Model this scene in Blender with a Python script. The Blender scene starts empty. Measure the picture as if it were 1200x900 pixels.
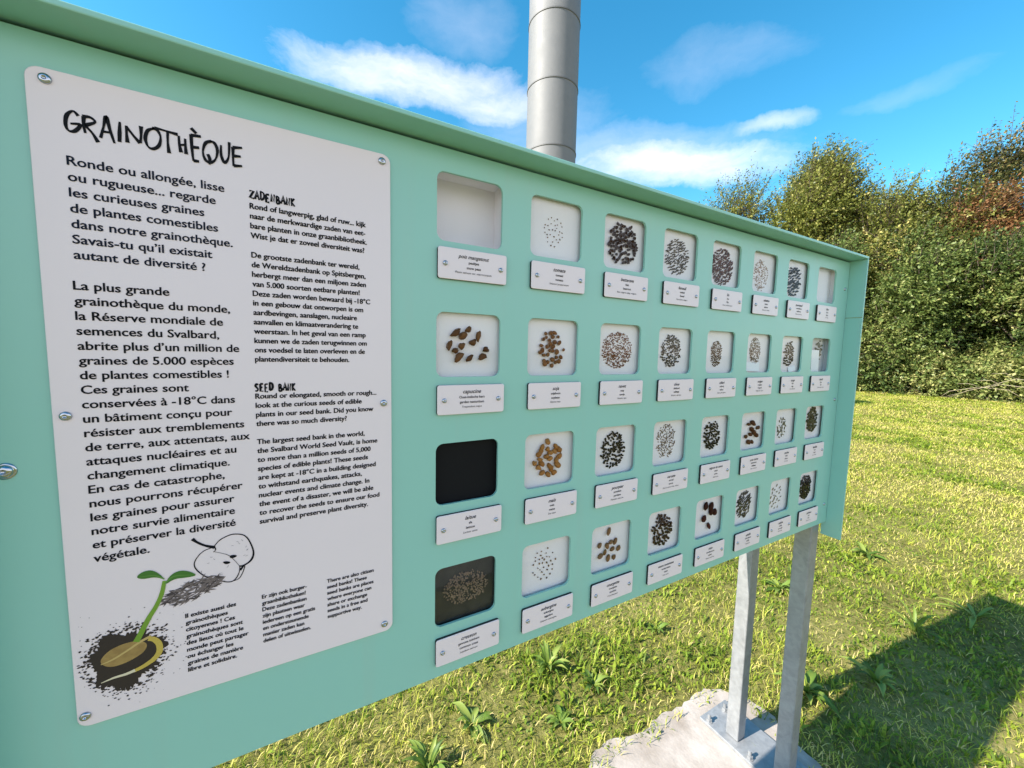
import bpy, bmesh, math, random
import numpy as np
from mathutils import Vector, Matrix

S = bpy.context.scene
COL = S.collection
rnd = random.Random(7)
rng = np.random.default_rng(11)
c = 0.15            # one column of the display grid, in metres
GZ = -10.2          # ground level below the first name plate, in grid columns


def U(x, y, z):
    return Vector((x * c, y * c, (z - GZ) * c))


# ------------------------------------------------------------------ camera
cam = bpy.data.cameras.new("camera")
cam.lens = 13.571
cam.sensor_width = 36.0
cam.sensor_fit = 'HORIZONTAL'
cam.clip_start = 0.02
cam.clip_end = 2000
cob = bpy.data.objects.new("camera", cam)
COL.objects.link(cob)
right = Vector((0.87572424, -0.48230766, 0.02205383))
down = Vector((-0.02271275, -0.08678076, -0.99596849))
fwd = Vector((0.48227708, 0.87169285, -0.08695055))
M = Matrix((right, -down, -fwd)).transposed().to_4x4()
M.translation = U(-1.4645628, -3.52205363, -0.79142174)
cob.matrix_world = M
S.camera = cob

# ------------------------------------------------------------------ light
SUN_EL = math.radians(37)
A = math.radians(5.5)
to_sun = Vector((-math.cos(A) * math.cos(SUN_EL), math.sin(A) * math.cos(SUN_EL), math.sin(SUN_EL)))
sl = bpy.data.lights.new("sun", 'SUN')
sl.energy = 5.0
sl.angle = math.radians(0.5)
sl.color = (1.0, 0.93, 0.82)
so = bpy.data.objects.new("sun", sl)
COL.objects.link(so)
so.rotation_euler = (-to_sun).to_track_quat('-Z', 'Y').to_euler()

W = bpy.data.worlds.new("World")
S.world = W
W.use_nodes = True
S.view_settings.view_transform = 'Standard'
S.view_settings.look = 'None'
S.view_settings.exposure = 1.2
S.view_settings.gamma = 1.0
S.view_settings.use_curve_mapping = False
S.cycles.use_denoising = True
S.cycles.max_bounces = 8
S.cycles.transparent_max_bounces = 12


class NT:
    """small helper round a node tree"""
    def __init__(self, tree):
        self.t = tree
        tree.nodes.clear()

    def n(self, kind, **kw):
        nd = self.t.nodes.new(kind)
        for k, v in kw.items():
            if k.startswith('i_'):
                nd.inputs[k[2:].replace('_', ' ')].default_value = v
            else:
                setattr(nd, k, v)
        return nd

    def l(self, a, b):
        self.t.links.new(a, b)

    def math(self, op, a, b=None, clamp=False):
        m = self.t.nodes.new('ShaderNodeMath')
        m.operation = op
        m.use_clamp = clamp
        for i, v in enumerate((a, b)):
            if v is None:
                continue
            if isinstance(v, (int, float)):
                m.inputs[i].default_value = v
            else:
                self.l(v, m.inputs[i])
        return m.outputs[0]


def build_world():
    w = NT(W.node_tree)
    out = w.n('ShaderNodeOutputWorld')
    bg = w.n('ShaderNodeBackground')
    bg.inputs['Strength'].default_value = 0.13
    sky = w.n('ShaderNodeTexSky', sky_type='NISHITA')
    sky.sun_disc = False
    sky.sun_elevation = SUN_EL
    sky.sun_rotation = math.atan2(to_sun.x, to_sun.y)
    sky.altitude = 50
    sky.air_density = 1.0
    sky.dust_density = 0.3
    sky.ozone_density = 2.0
    hs = w.n('ShaderNodeHueSaturation')
    hs.inputs['Hue'].default_value = 0.480
    hs.inputs['Saturation'].default_value = 1.36
    hs.inputs['Value'].default_value = 0.98
    w.l(sky.outputs[0], hs.inputs['Color'])
    tc = w.n('ShaderNodeTexCoord')
    # direction bent by noise so that the cloud outlines are torn
    n1 = w.n('ShaderNodeTexNoise', i_Scale=5.0, i_Detail=9.0, i_Roughness=0.62)
    w.l(tc.outputs['Generated'], n1.inputs['Vector'])
    off = w.n('ShaderNodeVectorMath', operation='SUBTRACT')
    w.l(n1.outputs['Color'], off.inputs[0])
    off.inputs[1].default_value = (0.5, 0.5, 0.5)
    sc = w.n('ShaderNodeVectorMath', operation='SCALE')
    w.l(off.outputs[0], sc.inputs[0])
    sc.inputs['Scale'].default_value = 0.09
    add = w.n('ShaderNodeVectorMath', operation='ADD')
    w.l(tc.outputs['Generated'], add.inputs[0])
    w.l(sc.outputs[0], add.inputs[1])
    nrm = w.n('ShaderNodeVectorMath', operation='NORMALIZE')
    w.l(add.outputs[0], nrm.inputs[0])
    sep = w.n('ShaderNodeSeparateXYZ')
    w.l(nrm.outputs[0], sep.inputs[0])
    az = w.math('ARCTAN2', sep.outputs[1], sep.outputs[0])
    el = w.math('ARCSINE', sep.outputs[2])
    # fine streaks
    mp = w.n('ShaderNodeMapping')
    mp.inputs['Scale'].default_value = (7, 7, 22)
    w.l(nrm.outputs[0], mp.inputs['Vector'])
    n2 = w.n('ShaderNodeTexNoise', i_Scale=1.6, i_Detail=8.0, i_Roughness=0.62)
    w.l(mp.outputs[0], n2.inputs['Vector'])
    total = None
    # azimuth, elevation, half width, half height (degrees), slant, opacity, hardness
    clouds = [(76, 32.0, 17, 3.0, -0.02, .90, .62), (64, 30.8, 9, 2.4, 0.0, .8, .6), (40, 23.4, 15, 3.0, 0.10, .92, .65),
              (29.3, 25.7, 5, 1.1, 0.02, .55, .6), (35, 32.6, 10, 2.6, 0.04, .17, .5),
              (69, 37.5, 8, 3.2, 0.0, .22, .5), (17, 25.2, 6, 1.2, 0.0, .14, .5),
              (58, 28, 12, 5, 0, .22, .6), (48, 25, 22, 4.0, 0.05, .30, .7),
              (-55, 16, 50, 20, 0, 1, .9), (-122, 16, 50, 20, 0, 1, .9), (-88, 8, 80, 20, 0, 1, .9)]  # these three: unseen bright cloud banks behind the camera, added to lighten the shaded front
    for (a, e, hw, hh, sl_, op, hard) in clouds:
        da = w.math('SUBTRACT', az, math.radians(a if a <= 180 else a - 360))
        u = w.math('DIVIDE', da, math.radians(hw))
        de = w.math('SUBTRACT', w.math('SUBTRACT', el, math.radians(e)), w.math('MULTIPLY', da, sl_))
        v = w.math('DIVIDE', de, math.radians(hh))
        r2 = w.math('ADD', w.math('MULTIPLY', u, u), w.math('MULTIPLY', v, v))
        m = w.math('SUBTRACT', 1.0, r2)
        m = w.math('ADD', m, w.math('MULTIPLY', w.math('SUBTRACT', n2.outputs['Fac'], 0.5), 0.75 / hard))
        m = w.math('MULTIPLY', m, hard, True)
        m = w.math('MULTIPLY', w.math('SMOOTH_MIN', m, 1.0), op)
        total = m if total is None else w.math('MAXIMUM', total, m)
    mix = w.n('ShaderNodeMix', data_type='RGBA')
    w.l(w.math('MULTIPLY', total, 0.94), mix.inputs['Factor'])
    w.l(hs.outputs[0], mix.inputs['A'])
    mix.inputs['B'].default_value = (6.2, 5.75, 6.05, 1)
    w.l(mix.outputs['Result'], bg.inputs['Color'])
    w.l(bg.outputs[0], out.inputs['Surface'])


build_world()

# ------------------------------------------------------------------ materials


def mat(name, color, rough=0.5, metal=0.0, spec=0.5, noise=None, bump=None, coat=0.0):
    """noise = (scale, amount, colour2); bump = (scale, strength, distance)"""
    m = bpy.data.materials.new(name)
    m.use_nodes = True
    t = NT(m.node_tree)
    out = t.n('ShaderNodeOutputMaterial')
    b = t.n('ShaderNodeBsdfPrincipled')
    b.inputs['Base Color'].default_value = (*color, 1)
    b.inputs['Roughness'].default_value = rough
    b.inputs['Metallic'].default_value = metal
    b.inputs['Specular IOR Level'].default_value = spec
    b.inputs['Coat Weight'].default_value = coat
    t.l(b.outputs[0], out.inputs[0])
    tc = t.n('ShaderNodeTexCoord')
    if noise:
        n = t.n('ShaderNodeTexNoise', i_Scale=noise[0], i_Detail=6.0, i_Roughness=0.6)
        t.l(tc.outputs['Object'], n.inputs['Vector'])
        mr = t.n('ShaderNodeMapRange')
        mr.inputs['From Min'].default_value = 0.35
        mr.inputs['From Max'].default_value = 0.7
        t.l(n.outputs['Fac'], mr.inputs['Value'])
        mx = t.n('ShaderNodeMix', data_type='RGBA')
        t.l(t.math('MULTIPLY', mr.outputs[0], noise[1]), mx.inputs['Factor'])
        mx.inputs['A'].default_value = (*color, 1)
        mx.inputs['B'].default_value = (*noise[2], 1)
        t.l(mx.outputs['Result'], b.inputs['Base Color'])
    if bump:
        n = t.n('ShaderNodeTexNoise', i_Scale=bump[0], i_Detail=5.0)
        t.l(tc.outputs['Object'], n.inputs['Vector'])
        bp = t.n('ShaderNodeBump')
        bp.inputs['Strength'].default_value = bump[1]
        bp.inputs['Distance'].default_value = bump[2]
        t.l(n.outputs['Fac'], bp.inputs['Height'])
        t.l(bp.outputs[0], b.inputs['Normal'])
    return m


def leaf_mat(name, ramp, rough=0.5, transl=0.3, spec=0.3):
    """leaf colour read from the per-leaf 'tint' attribute"""
    m = bpy.data.materials.new(name)
    m.use_nodes = True
    t = NT(m.node_tree)
    out = t.n('ShaderNodeOutputMaterial')
    at = t.n('ShaderNodeAttribute', attribute_name='tint')
    cr = t.n('ShaderNodeValToRGB')
    el = cr.color_ramp.elements
    while len(el) > 2:
        el.remove(el[-1])
    for i, (p, col) in enumerate(ramp):
        e = el[i] if i < 2 else el.new(p)
        e.position = p
        e.color = (*col, 1)
    t.l(at.outputs['Fac'], cr.inputs[0])
    b = t.n('ShaderNodeBsdfPrincipled')
    b.inputs['Roughness'].default_value = rough
    b.inputs['Specular IOR Level'].default_value = spec
    t.l(cr.outputs[0], b.inputs['Base Color'])
    tr = t.n('ShaderNodeBsdfTranslucent')
    t.l(cr.outputs[0], tr.inputs['Color'])
    ms = t.n('ShaderNodeMixShader')
    ms.inputs[0].default_value = transl
    t.l(b.outputs[0], ms.inputs[1])
    t.l(tr.outputs[0], ms.inputs[2])
    t.l(ms.outputs[0], out.inputs[0])
    return m


def glass_mat():
    m = bpy.data.materials.new("clear_pane")
    m.use_nodes = True
    t = NT(m.node_tree)
    out = t.n('ShaderNodeOutputMaterial')
    tr = t.n('ShaderNodeBsdfTransparent')
    tr.inputs[0].default_value = (0.97, 0.98, 0.98, 1)
    gl = t.n('ShaderNodeBsdfGlossy')
    gl.inputs['Roughness'].default_value = 0.03
    lw = t.n('ShaderNodeLayerWeight')
    lw.inputs['Blend'].default_value = 0.5
    ms = t.n('ShaderNodeMixShader')
    t.l(t.math('ADD', t.math('MULTIPLY', t.math('POWER', lw.outputs['Facing'], 5.0), 0.14), 0.018), ms.inputs[0])
    t.l(tr.outputs[0], ms.inputs[1])
    t.l(gl.outputs[0], ms.inputs[2])
    t.l(ms.outputs[0], out.inputs[0])
    return m


GREEN = mat("pale_green_paint", (0.282, 0.560, 0.480), 0.34, spec=0.45, noise=(3.0, 0.25, (0.262, 0.525, 0.445)), bump=(420, 0.05, 0.0006))
WHITE = mat("white_laminate", (0.80, 0.695, 0.715), 0.38, noise=(5, 0.3, (0.76, 0.66, 0.675)))

def weather(m):
    """uneven gloss, slight waviness of the sheet and a few dusty runs"""
    t = m.node_tree
    nt = NT.__new__(NT)
    nt.t = t
    b = next(n for n in t.nodes if n.type == 'BSDF_PRINCIPLED')
    tc = next(n for n in t.nodes if n.type == 'TEX_COORD')
    n1 = nt.n('ShaderNodeTexNoise', i_Scale=6.0, i_Detail=5.0, i_Roughness=0.7)
    nt.l(tc.outputs['Object'], n1.inputs['Vector'])
    nt.l(nt.math('ADD', nt.math('MULTIPLY', n1.outputs['Fac'], 0.22), 0.22), b.inputs['Roughness'])
    mp = nt.n('ShaderNodeMapping')
    mp.inputs['Scale'].default_value = (38, 38, 1.6)
    nt.l(tc.outputs['Object'], mp.inputs['Vector'])
    n2 = nt.n('ShaderNodeTexNoise', i_Scale=1.0, i_Detail=4.0)
    nt.l(mp.outputs[0], n2.inputs['Vector'])
    n3 = nt.n('ShaderNodeTexNoise', i_Scale=2.5, i_Detail=3.0)
    nt.l(tc.outputs['Object'], n3.inputs['Vector'])
    mr = nt.n('ShaderNodeMapRange')
    mr.inputs['From Min'].default_value = 0.56
    mr.inputs['From Max'].default_value = 0.76
    nt.l(n2.outputs['Fac'], mr.inputs['Value'])
    old = b.inputs['Base Color'].links[0].from_socket
    mx = nt.n('ShaderNodeMix', data_type='RGBA')
    nt.l(nt.math('MULTIPLY', nt.math('MULTIPLY', mr.outputs[0], n3.outputs['Fac']), 0.30), mx.inputs['Factor'])
    nt.l(old, mx.inputs['A'])
    mx.inputs['B'].default_value = (0.36, 0.46, 0.40, 1)
    nt.l(mx.outputs['Result'], b.inputs['Base Color'])
    bump = next(n for n in t.nodes if n.type == 'BUMP')
    n4 = nt.n('ShaderNodeTexNoise', i_Scale=3.2, i_Detail=1.0)
    nt.l(tc.outputs['Object'], n4.inputs['Vector'])
    bp = nt.n('ShaderNodeBump')
    bp.inputs['Strength'].default_value = 0.35
    bp.inputs['Distance'].default_value = 0.006
    nt.l(n4.outputs['Fac'], bp.inputs['Height'])
    nt.l(bp.outputs[0], bump.inputs['Normal'])


weather(GREEN)
BLACKCORE = mat("black_laminate_core", (0.012, 0.012, 0.013), 0.6)
INK = mat("black_ink", (0.008, 0.008, 0.011), 0.8, spec=0.15)
INKBLUE = mat("dark_blue_ink", (0.010, 0.014, 0.028), 0.8, spec=0.15)
CHROME = mat("stainless_steel", (0.42, 0.45, 0.50), 0.14, 1.0)
BOARD = mat("white_tray_board", (0.85, 0.78, 0.80), 0.6, noise=(30, 0.25, (0.79, 0.73, 0.72)))
DARKBOARD = mat("black_tray_board", (0.006, 0.006, 0.007), 0.8, spec=0.2)
BROWNBOARD = mat("dark_brown_tray_board", (0.014, 0.013, 0.013), 0.55, noise=(40, 0.8, (0.035, 0.031, 0.028)))
INSIDE = mat("dark_inside", (0.03, 0.035, 0.033), 0.8)
GREYBOARD = mat("shaded_grey_board", (0.52, 0.51, 0.54), 0.6)  # shade inside one deep tray, painted in as a grey board colour
SLIP = mat("white_paper_slip", (0.85, 0.85, 0.87), 0.7)
PANE = glass_mat()


def galv_mat(name, c1, c2, rough, metal, scale):
    m = bpy.data.materials.new(name)
    m.use_nodes = True
    t = NT(m.node_tree)
    out = t.n('ShaderNodeOutputMaterial')
    b = t.n('ShaderNodeBsdfPrincipled')
    b.inputs['Metallic'].default_value = metal
    tc = t.n('ShaderNodeTexCoord')
    v = t.n('ShaderNodeTexVoronoi', i_Scale=scale * 2.5)
    n = t.n('ShaderNodeTexNoise', i_Scale=scale * 0.35, i_Detail=7.0, i_Roughness=0.65, i_Distortion=2.2)
    t.l(tc.outputs['Object'], v.inputs['Vector'])
    t.l(tc.outputs['Object'], n.inputs['Vector'])
    sp = t.n('ShaderNodeSeparateColor')
    t.l(v.outputs['Color'], sp.inputs[0])
    f = t.math('ADD', t.math('MULTIPLY', sp.outputs[0], 0.14), t.math('MULTIPLY', n.outputs['Fac'], 0.90), True)
    mx = t.n('ShaderNodeMix', data_type='RGBA')
    t.l(f, mx.inputs['Factor'])
    mx.inputs['A'].default_value = (*c1, 1)
    mx.inputs['B'].default_value = (*c2, 1)
    t.l(mx.outputs['Result'], b.inputs['Base Color'])
    t.l(t.math('ADD', t.math('MULTIPLY', n.outputs['Fac'], 0.25), rough), b.inputs['Roughness'])
    bp = t.n('ShaderNodeBump')
    bp.inputs['Strength'].default_value = 0.15
    bp.inputs['Distance'].default_value = 0.001
    t.l(n.outputs['Fac'], bp.inputs['Height'])
    t.l(bp.outputs[0], b.inputs['Normal'])
    t.l(b.outputs[0], out.inputs[0])
    return m


GALV = galv_mat("galvanised_steel", (0.15, 0.155, 0.165), (0.43, 0.435, 0.445), 0.36, 0.35, 34)
POLE = galv_mat("weathered_pale_steel", (0.150, 0.152, 0.158), (0.205, 0.205, 0.210), 0.5, 0.05, 5)
SEAM = mat("grey_seam", (0.125, 0.125, 0.13), 0.6)


def seed_mat(name, c1, c2, rough=0.55):
    m = bpy.data.materials.new(name)
    m.use_nodes = True
    t = NT(m.node_tree)
    out = t.n('ShaderNodeOutputMaterial')
    b = t.n('ShaderNodeBsdfPrincipled')
    b.inputs['Roughness'].default_value = rough
    b.inputs['Specular IOR Level'].default_value = 0.1
    oi = t.n('ShaderNodeObjectInfo')
    tc = t.n('ShaderNodeTexCoord')
    n = t.n('ShaderNodeTexNoise', i_Scale=2.2, i_Detail=3.0)
    t.l(tc.outputs['Object'], n.inputs['Vector'])
    f = t.math('ADD', t.math('MULTIPLY', oi.outputs['Random'], 0.5), t.math('MULTIPLY', n.outputs['Fac'], 0.5))
    mx = t.n('ShaderNodeMix', data_type='RGBA')
    t.l(f, mx.inputs['Factor'])
    mx.inputs['A'].default_value = (*c1, 1)
    mx.inputs['B'].default_value = (*c2, 1)
    t.l(mx.outputs['Result'], b.inputs['Base Color'])
    t.l(b.outputs[0], out.inputs[0])
    return m


# ------------------------------------------------------------------ mesh helpers


class MB:
    def __init__(self):
        self.v = []
        self.f = []
        self.m = []

    def add(self, vs, fs, mi=0):
        o = len(self.v)
        self.v.extend([tuple(p) for p in vs])
        for f in fs:
            self.f.append(tuple(i + o for i in f))
            self.m.append(mi)

    def box(self, a, b, mi=0):
        x0, y0, z0 = a
        x1, y1, z1 = b
        vs = [(x0, y0, z0), (x1, y0, z0), (x1, y1, z0), (x0, y1, z0), (x0, y0, z1), (x1, y0, z1), (x1, y1, z1), (x0, y1, z1)]
        fs = [(0, 3, 2, 1), (4, 5, 6, 7), (0, 1, 5, 4), (1, 2, 6, 5), (2, 3, 7, 6), (3, 0, 4, 7)]
        self.add(vs, fs, mi)

    def tube(self, pts, radii, n=8, cap=True, mi=0):
        pts = [Vector(p) for p in pts]
        rings = []
        up = Vector((0.13, 0.31, 0.94))
        for i, p in enumerate(pts):
            d = (pts[min(i + 1, len(pts) - 1)] - pts[max(i - 1, 0)]).normalized()
            a = d.cross(up)
            if a.length < 1e-3:
                a = d.cross(Vector((1, 0, 0)))
            a.normalize()
            b = d.cross(a)
            rings.append([p + (a * math.cos(2 * math.pi * k / n) + b * math.sin(2 * math.pi * k / n)) * radii[i] for k in range(n)])
        vs = [q for r in rings for q in r]
        fs = []
        for i in range(len(pts) - 1):
            for k in range(n):
                fs.append((i * n + k, i * n + (k + 1) % n, (i + 1) * n + (k + 1) % n, (i + 1) * n + k))
        if cap:
            fs.append(tuple(range(n))[::-1])
            fs.append(tuple((len(pts) - 1) * n + k for k in range(n)))
        self.add(vs, fs, mi)

    def ribbon(self, pts, w, y, smooth=6):
        """flat brush stroke in the board's plane: pts (x, z) in grid columns, w width(s) in columns"""
        P = [Vector((p[0], p[1])) for p in pts]
        ws = list(w) if isinstance(w, (list, tuple)) else [w] * len(P)
        Q, Wd = [], []
        n = len(P)
        if n == 2 or smooth < 2:
            Q, Wd = P, ws
        else:
            for i in range(n - 1):
                p0, p1, p2, p3 = P[max(i - 1, 0)], P[i], P[i + 1], P[min(i + 2, n - 1)]
                for s in range(smooth):
                    t = s / smooth
                    Q.append(0.5 * ((2 * p1) + (p2 - p0) * t + (2 * p0 - 5 * p1 + 4 * p2 - p3) * t * t + (3 * p1 - p0 - 3 * p2 + p3) * t ** 3))
                    Wd.append(ws[i] * (1 - t) + ws[i + 1] * t)
            Q.append(P[-1])
            Wd.append(ws[-1])
        L, R = [], []
        for i, p in enumerate(Q):
            d = Q[min(i + 1, len(Q) - 1)] - Q[max(i - 1, 0)]
            if d.length < 1e-9:
                d = Vector((1, 0))
            d.normalize()
            nn = Vector((-d.y, d.x))
            L.append(p + nn * Wd[i] / 2)
            R.append(p - nn * Wd[i] / 2)
        k = len(Q)
        vs = [U(p.x, y, p.y) for p in L] + [U(p.x, y, p.y) for p in R]
        fs = [(i, k + i, k + i + 1, i + 1) for i in range(k - 1)]
        self.add(vs, fs)

    def poly(self, pts, y):
        self.add([U(p[0], y, p[1]) for p in pts], [tuple(range(len(pts)))])

    def build(self, name, mats, parent=None, smooth=False, origin=None):
        me = bpy.data.meshes.new(name)
        o = Vector(origin) if origin is not None else None
        vs = self.v if o is None else [(p[0] - o.x, p[1] - o.y, p[2] - o.z) for p in self.v]
        me.from_pydata(vs, [], self.f)
        if not isinstance(mats, (list, tuple)):
            mats = [mats]
        for m_ in mats:
            me.materials.append(m_)
        if len(mats) > 1:
            me.polygons.foreach_set('material_index', self.m)
        if smooth:
            me.polygons.foreach_set('use_smooth', [True] * len(me.polygons))
        me.update()
        ob = link(name, me, parent)
        if o is not None:
            place(ob, o)
        return ob


def link(name, data, parent=None):
    ob = bpy.data.objects.new(name, data)
    COL.objects.link(ob)
    if parent is not None:
        ob.parent = parent
        ob.matrix_parent_inverse = wm(parent).inverted()
    return ob


def wm(o):
    """world matrix without waiting for the depsgraph"""
    if o.parent is None:
        return o.matrix_basis.copy()
    return wm(o.parent) @ o.matrix_parent_inverse @ o.matrix_basis


def place(ob, loc, rot=(0, 0, 0), scale=(1, 1, 1)):
    ob.location = loc
    ob.rotation_euler = rot
    ob.scale = scale


def tag(o, label=None, cat=None, group=None, kind=None):
    for k, v in (('label', label), ('category', cat), ('group', group), ('kind', kind)):
        if v:
            o[k] = v
    return o


def empty(name, loc, label, cat, group=None):
    e = bpy.data.objects.new(name, None)
    e.empty_display_size = 0.05
    COL.objects.link(e)
    e.location = loc
    return tag(e, label, cat, group)


def bevel(ob, w, seg=2):
    bm = bmesh.new()
    bm.from_mesh(ob.data)
    bmesh.ops.remove_doubles(bm, verts=bm.verts, dist=1e-6)
    es = [e for e in bm.edges if len(e.link_faces) == 2 and e.calc_face_angle(0) > 0.6]
    bmesh.ops.bevel(bm, geom=es, offset=w, segments=seg, affect='EDGES', profile=0.5)
    bm.to_mesh(ob.data)
    bm.free()
    ob.data.polygons.foreach_set('use_smooth', [False] * len(ob.data.polygons))


def round_rect(x0, x1, z0, z1, r, n=5):
    pts = []
    for cx, cz, a0 in ((x1 - r, z1 - r, 0), (x0 + r, z1 - r, 90), (x0 + r, z0 + r, 180), (x1 - r, z0 + r, 270)):
        for k in range(n + 1):
            a = math.radians(a0 + 90 * k / n)
            pts.append((cx + r * math.cos(a), cz + r * math.sin(a)))
    return pts


def slab(name, pts, y0, y1, mats, parent):
    """rounded plate: outline (x, z) in columns, front face at y0 (towards the viewer), back at y1; small front chamfer"""
    n = len(pts)
    cx = sum(p[0] for p in pts) / n
    cz = sum(p[1] for p in pts) / n
    ch = 0.004
    b = MB()

    def ins(p):
        d = Vector((cx - p[0], cz - p[1]))
        return (p[0] + math.copysign(ch, d.x), p[1] + math.copysign(ch, d.y))
    front = [U(*[ins(p)[0], y0, ins(p)[1]]) for p in pts]
    mid = [U(p[0], y0 + ch, p[1]) for p in pts]
    back = [U(p[0], y1, p[1]) for p in pts]
    vs = front + mid + back
    b.add(vs, [tuple(range(n))], 0)
    b.add(vs, [(k, n + k, n + (k + 1) % n, (k + 1) % n) for k in range(n)], 0)
    b.add(vs, [(n + k, 2 * n + k, 2 * n + (k + 1) % n, n + (k + 1) % n) for k in range(n)], len(mats) - 1)
    b.add(vs, [tuple(2 * n + k for k in range(n))[::-1]], len(mats) - 1)
    return b.build(name, mats, parent, origin=U(cx, y1, cz))


def dome_mesh(name, r, h, socket=True, washer=0.0):
    """button-head screw: dome facing -Y, with a socket"""
    b = MB()
    n = 20
    prof = []
    if washer:
        prof += [(washer, 0.0), (washer, -h * 0.22), (r * 1.02, -h * 0.26)]
    prof += [(r, 0.0 if not washer else -h * 0.26), (r * 0.98, -h * 0.45), (r * 0.85, -h * 0.75), (r * 0.65, -h * 0.94), (r * 0.42, -h)]
    if socket:
        prof += [(r * 0.36, -h), (r * 0.33, -h * 0.45), (0.0001, -h * 0.42)]
    else:
        prof += [(0.0001, -h * 1.02)]
    vs = [(pr * math.cos(2 * math.pi * k / n), py, pr * math.sin(2 * math.pi * k / n)) for pr, py in prof for k in range(n)]
    fs = [(i * n + k, i * n + (k + 1) % n, (i + 1) * n + (k + 1) % n, (i + 1) * n + k) for i in range(len(prof) - 1) for k in range(n)]
    b.add(vs, fs)
    me = bpy.data.meshes.new(name)
    me.from_pydata(b.v, [], b.f)
    me.materials.append(CHROME)
    me.polygons.foreach_set('use_smooth', [True] * len(me.polygons))
    return me


DEPS = bpy.context.evaluated_depsgraph_get


def text_mesh(name, lines, left, base, spacing, cap, width=None, wline=0, y=0.0, mat_=None, parent=None, align='LEFT', shear=0.0, bold=0.0, heavy=0.0):
    """lines of type printed on the board's plane. left/base: first baseline, cap: cap height, width: measured width of line wline (all in columns)"""
    cu = bpy.data.curves.new(name, 'FONT')
    cu.resolution_u = 3
    cu.size = 1.0
    cu.shear = shear
    cu.offset = bold
    ob = bpy.data.objects.new(name, cu)
    COL.objects.link(ob)

    def mesh_of(s):
        cu.body = s
        dg = DEPS()
        dg.update()
        return bpy.data.meshes.new_from_object(ob.evaluated_get(dg))
    CAP = 0.729           # cap height of the built-in face per unit size
    sc = cap / CAP
    co_all, fa_all, o = [], [], 0
    ms = [mesh_of(s) if s.strip() else None for s in lines]
    xs = 1.0
    if width:
        v = ms[wline].vertices
        w0 = max(p.co.x for p in v) - min(p.co.x for p in v)
        xs = width / (w0 * sc)
    for i, me in enumerate(ms):
        if me is None:
            continue
        xc = [p.co.x for p in me.vertices]
        dx = -(min(xc) + max(xc)) / 2 if align == 'CENTER' else (-min(xc))
        for p in me.vertices:
            co_all.append(U(left + (p.co.x + dx) * sc * xs, y, base - spacing * i + p.co.y * sc))
        for f in me.polygons:
            fa_all.append(tuple(k + o for k in f.vertices))
        o += len(me.vertices)
        bpy.data.meshes.remove(me)
    bpy.data.objects.remove(ob)
    bpy.data.curves.remove(cu)
    b = MB()
    b.add(co_all, fa_all)
    if heavy:
        b.add([p + Vector((heavy * c, -.00002, heavy * .5 * c)) for p in co_all], fa_all)
    return b.build(name, mat_ or INK, parent, origin=U(left, y, base))


# ------------------------------------------------------------------ setting: ground
def grass_ground_mat():
    m = bpy.data.materials.new("lawn_ground")
    m.use_nodes = True
    t = NT(m.node_tree)
    out = t.n('ShaderNodeOutputMaterial')
    b = t.n('ShaderNodeBsdfPrincipled')
    b.inputs['Roughness'].default_value = 0.9
    b.inputs['Specular IOR Level'].default_value = 0.1
    tc = t.n('ShaderNodeTexCoord')
    n1 = t.n('ShaderNodeTexNoise', i_Scale=0.8, i_Detail=6.0, i_Roughness=0.65)
    n2 = t.n('ShaderNodeTexNoise', i_Scale=28.0, i_Detail=6.0, i_Roughness=0.7)
    for n in (n1, n2):
        t.l(tc.outputs['Object'], n.inputs['Vector'])
    cr = t.n('ShaderNodeValToRGB')
    e = cr.color_ramp.elements
    e[0].position = 0.34
    e[0].color = (0.065, 0.052, 0.02, 1)
    e[1].position = 0.70
    e[1].color = (0.38, 0.31, 0.13, 1)
    x = e.new(0.5)
    x.color = (0.19, 0.18, 0.05, 1)
    f = t.math('ADD', t.math('MULTIPLY', n1.outputs['Fac'], 0.45), t.math('MULTIPLY', n2.outputs['Fac'], 0.55))
    t.l(f, cr.inputs[0])
    t.l(cr.outputs[0], b.inputs['Base Color'])
    bp = t.n('ShaderNodeBump')
    bp.inputs['Strength'].default_value = 0.8
    bp.inputs['Distance'].default_value = 0.03
    t.l(n2.outputs['Fac'], bp.inputs['Height'])
    t.l(bp.outputs[0], b.inputs['Normal'])
    t.l(b.outputs[0], out.inputs[0])
    return m


b = MB()
N = 60
gx = np.sign(np.linspace(-1, 1, N)) * np.abs(np.linspace(-1, 1, N)) ** 3 * 500
for i, x in enumerate(gx):
    for j, yv in enumerate(gx):
        b.v.append((x, yv, 0.0))
for i in range(N - 1):
    for j in range(N - 1):
        b.f.append((i * N + j, (i + 1) * N + j, (i + 1) * N + j + 1, i * N + j + 1))
        b.m.append(0)
tag(b.build("lawn", grass_ground_mat()), kind='structure')

# concrete pad round the foot of the posts
CONC = mat("pale_concrete", (0.44, 0.385, 0.345), 0.85, noise=(7, 0.95, (0.25, 0.205, 0.17)), bump=(60, 0.5, 0.004))
pad_out = [(3.6, -.7), (4.6, -.9), (6.5, -.75), (8.2, -.9), (8.75, -.5), (8.85, .2), (8.9, .9), (9.25, 1.4), (8.95, 2.0), (8.5, 2.5), (7.9, 2.62), (7.2, 2.5),
           (6.5, 2.62), (5.7, 2.5), (5.0, 2.75), (4.3, 2.72), (3.8, 2.2), (3.5, 1.2), (3.3, .2)]


def chaikin(p, k=2):
    for _ in range(k):
        q = []
        for i in range(len(p)):
            a, d = p[i], p[(i + 1) % len(p)]
            q += [(a[0] * .75 + d[0] * .25, a[1] * .75 + d[1] * .25), (a[0] * .25 + d[0] * .75, a[1] * .25 + d[1] * .75)]
        p = q
    return p


pad = [(x + rnd.uniform(-.05, .05), y + rnd.uniform(-.05, .05)) for x, y in chaikin(pad_out)]


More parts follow.
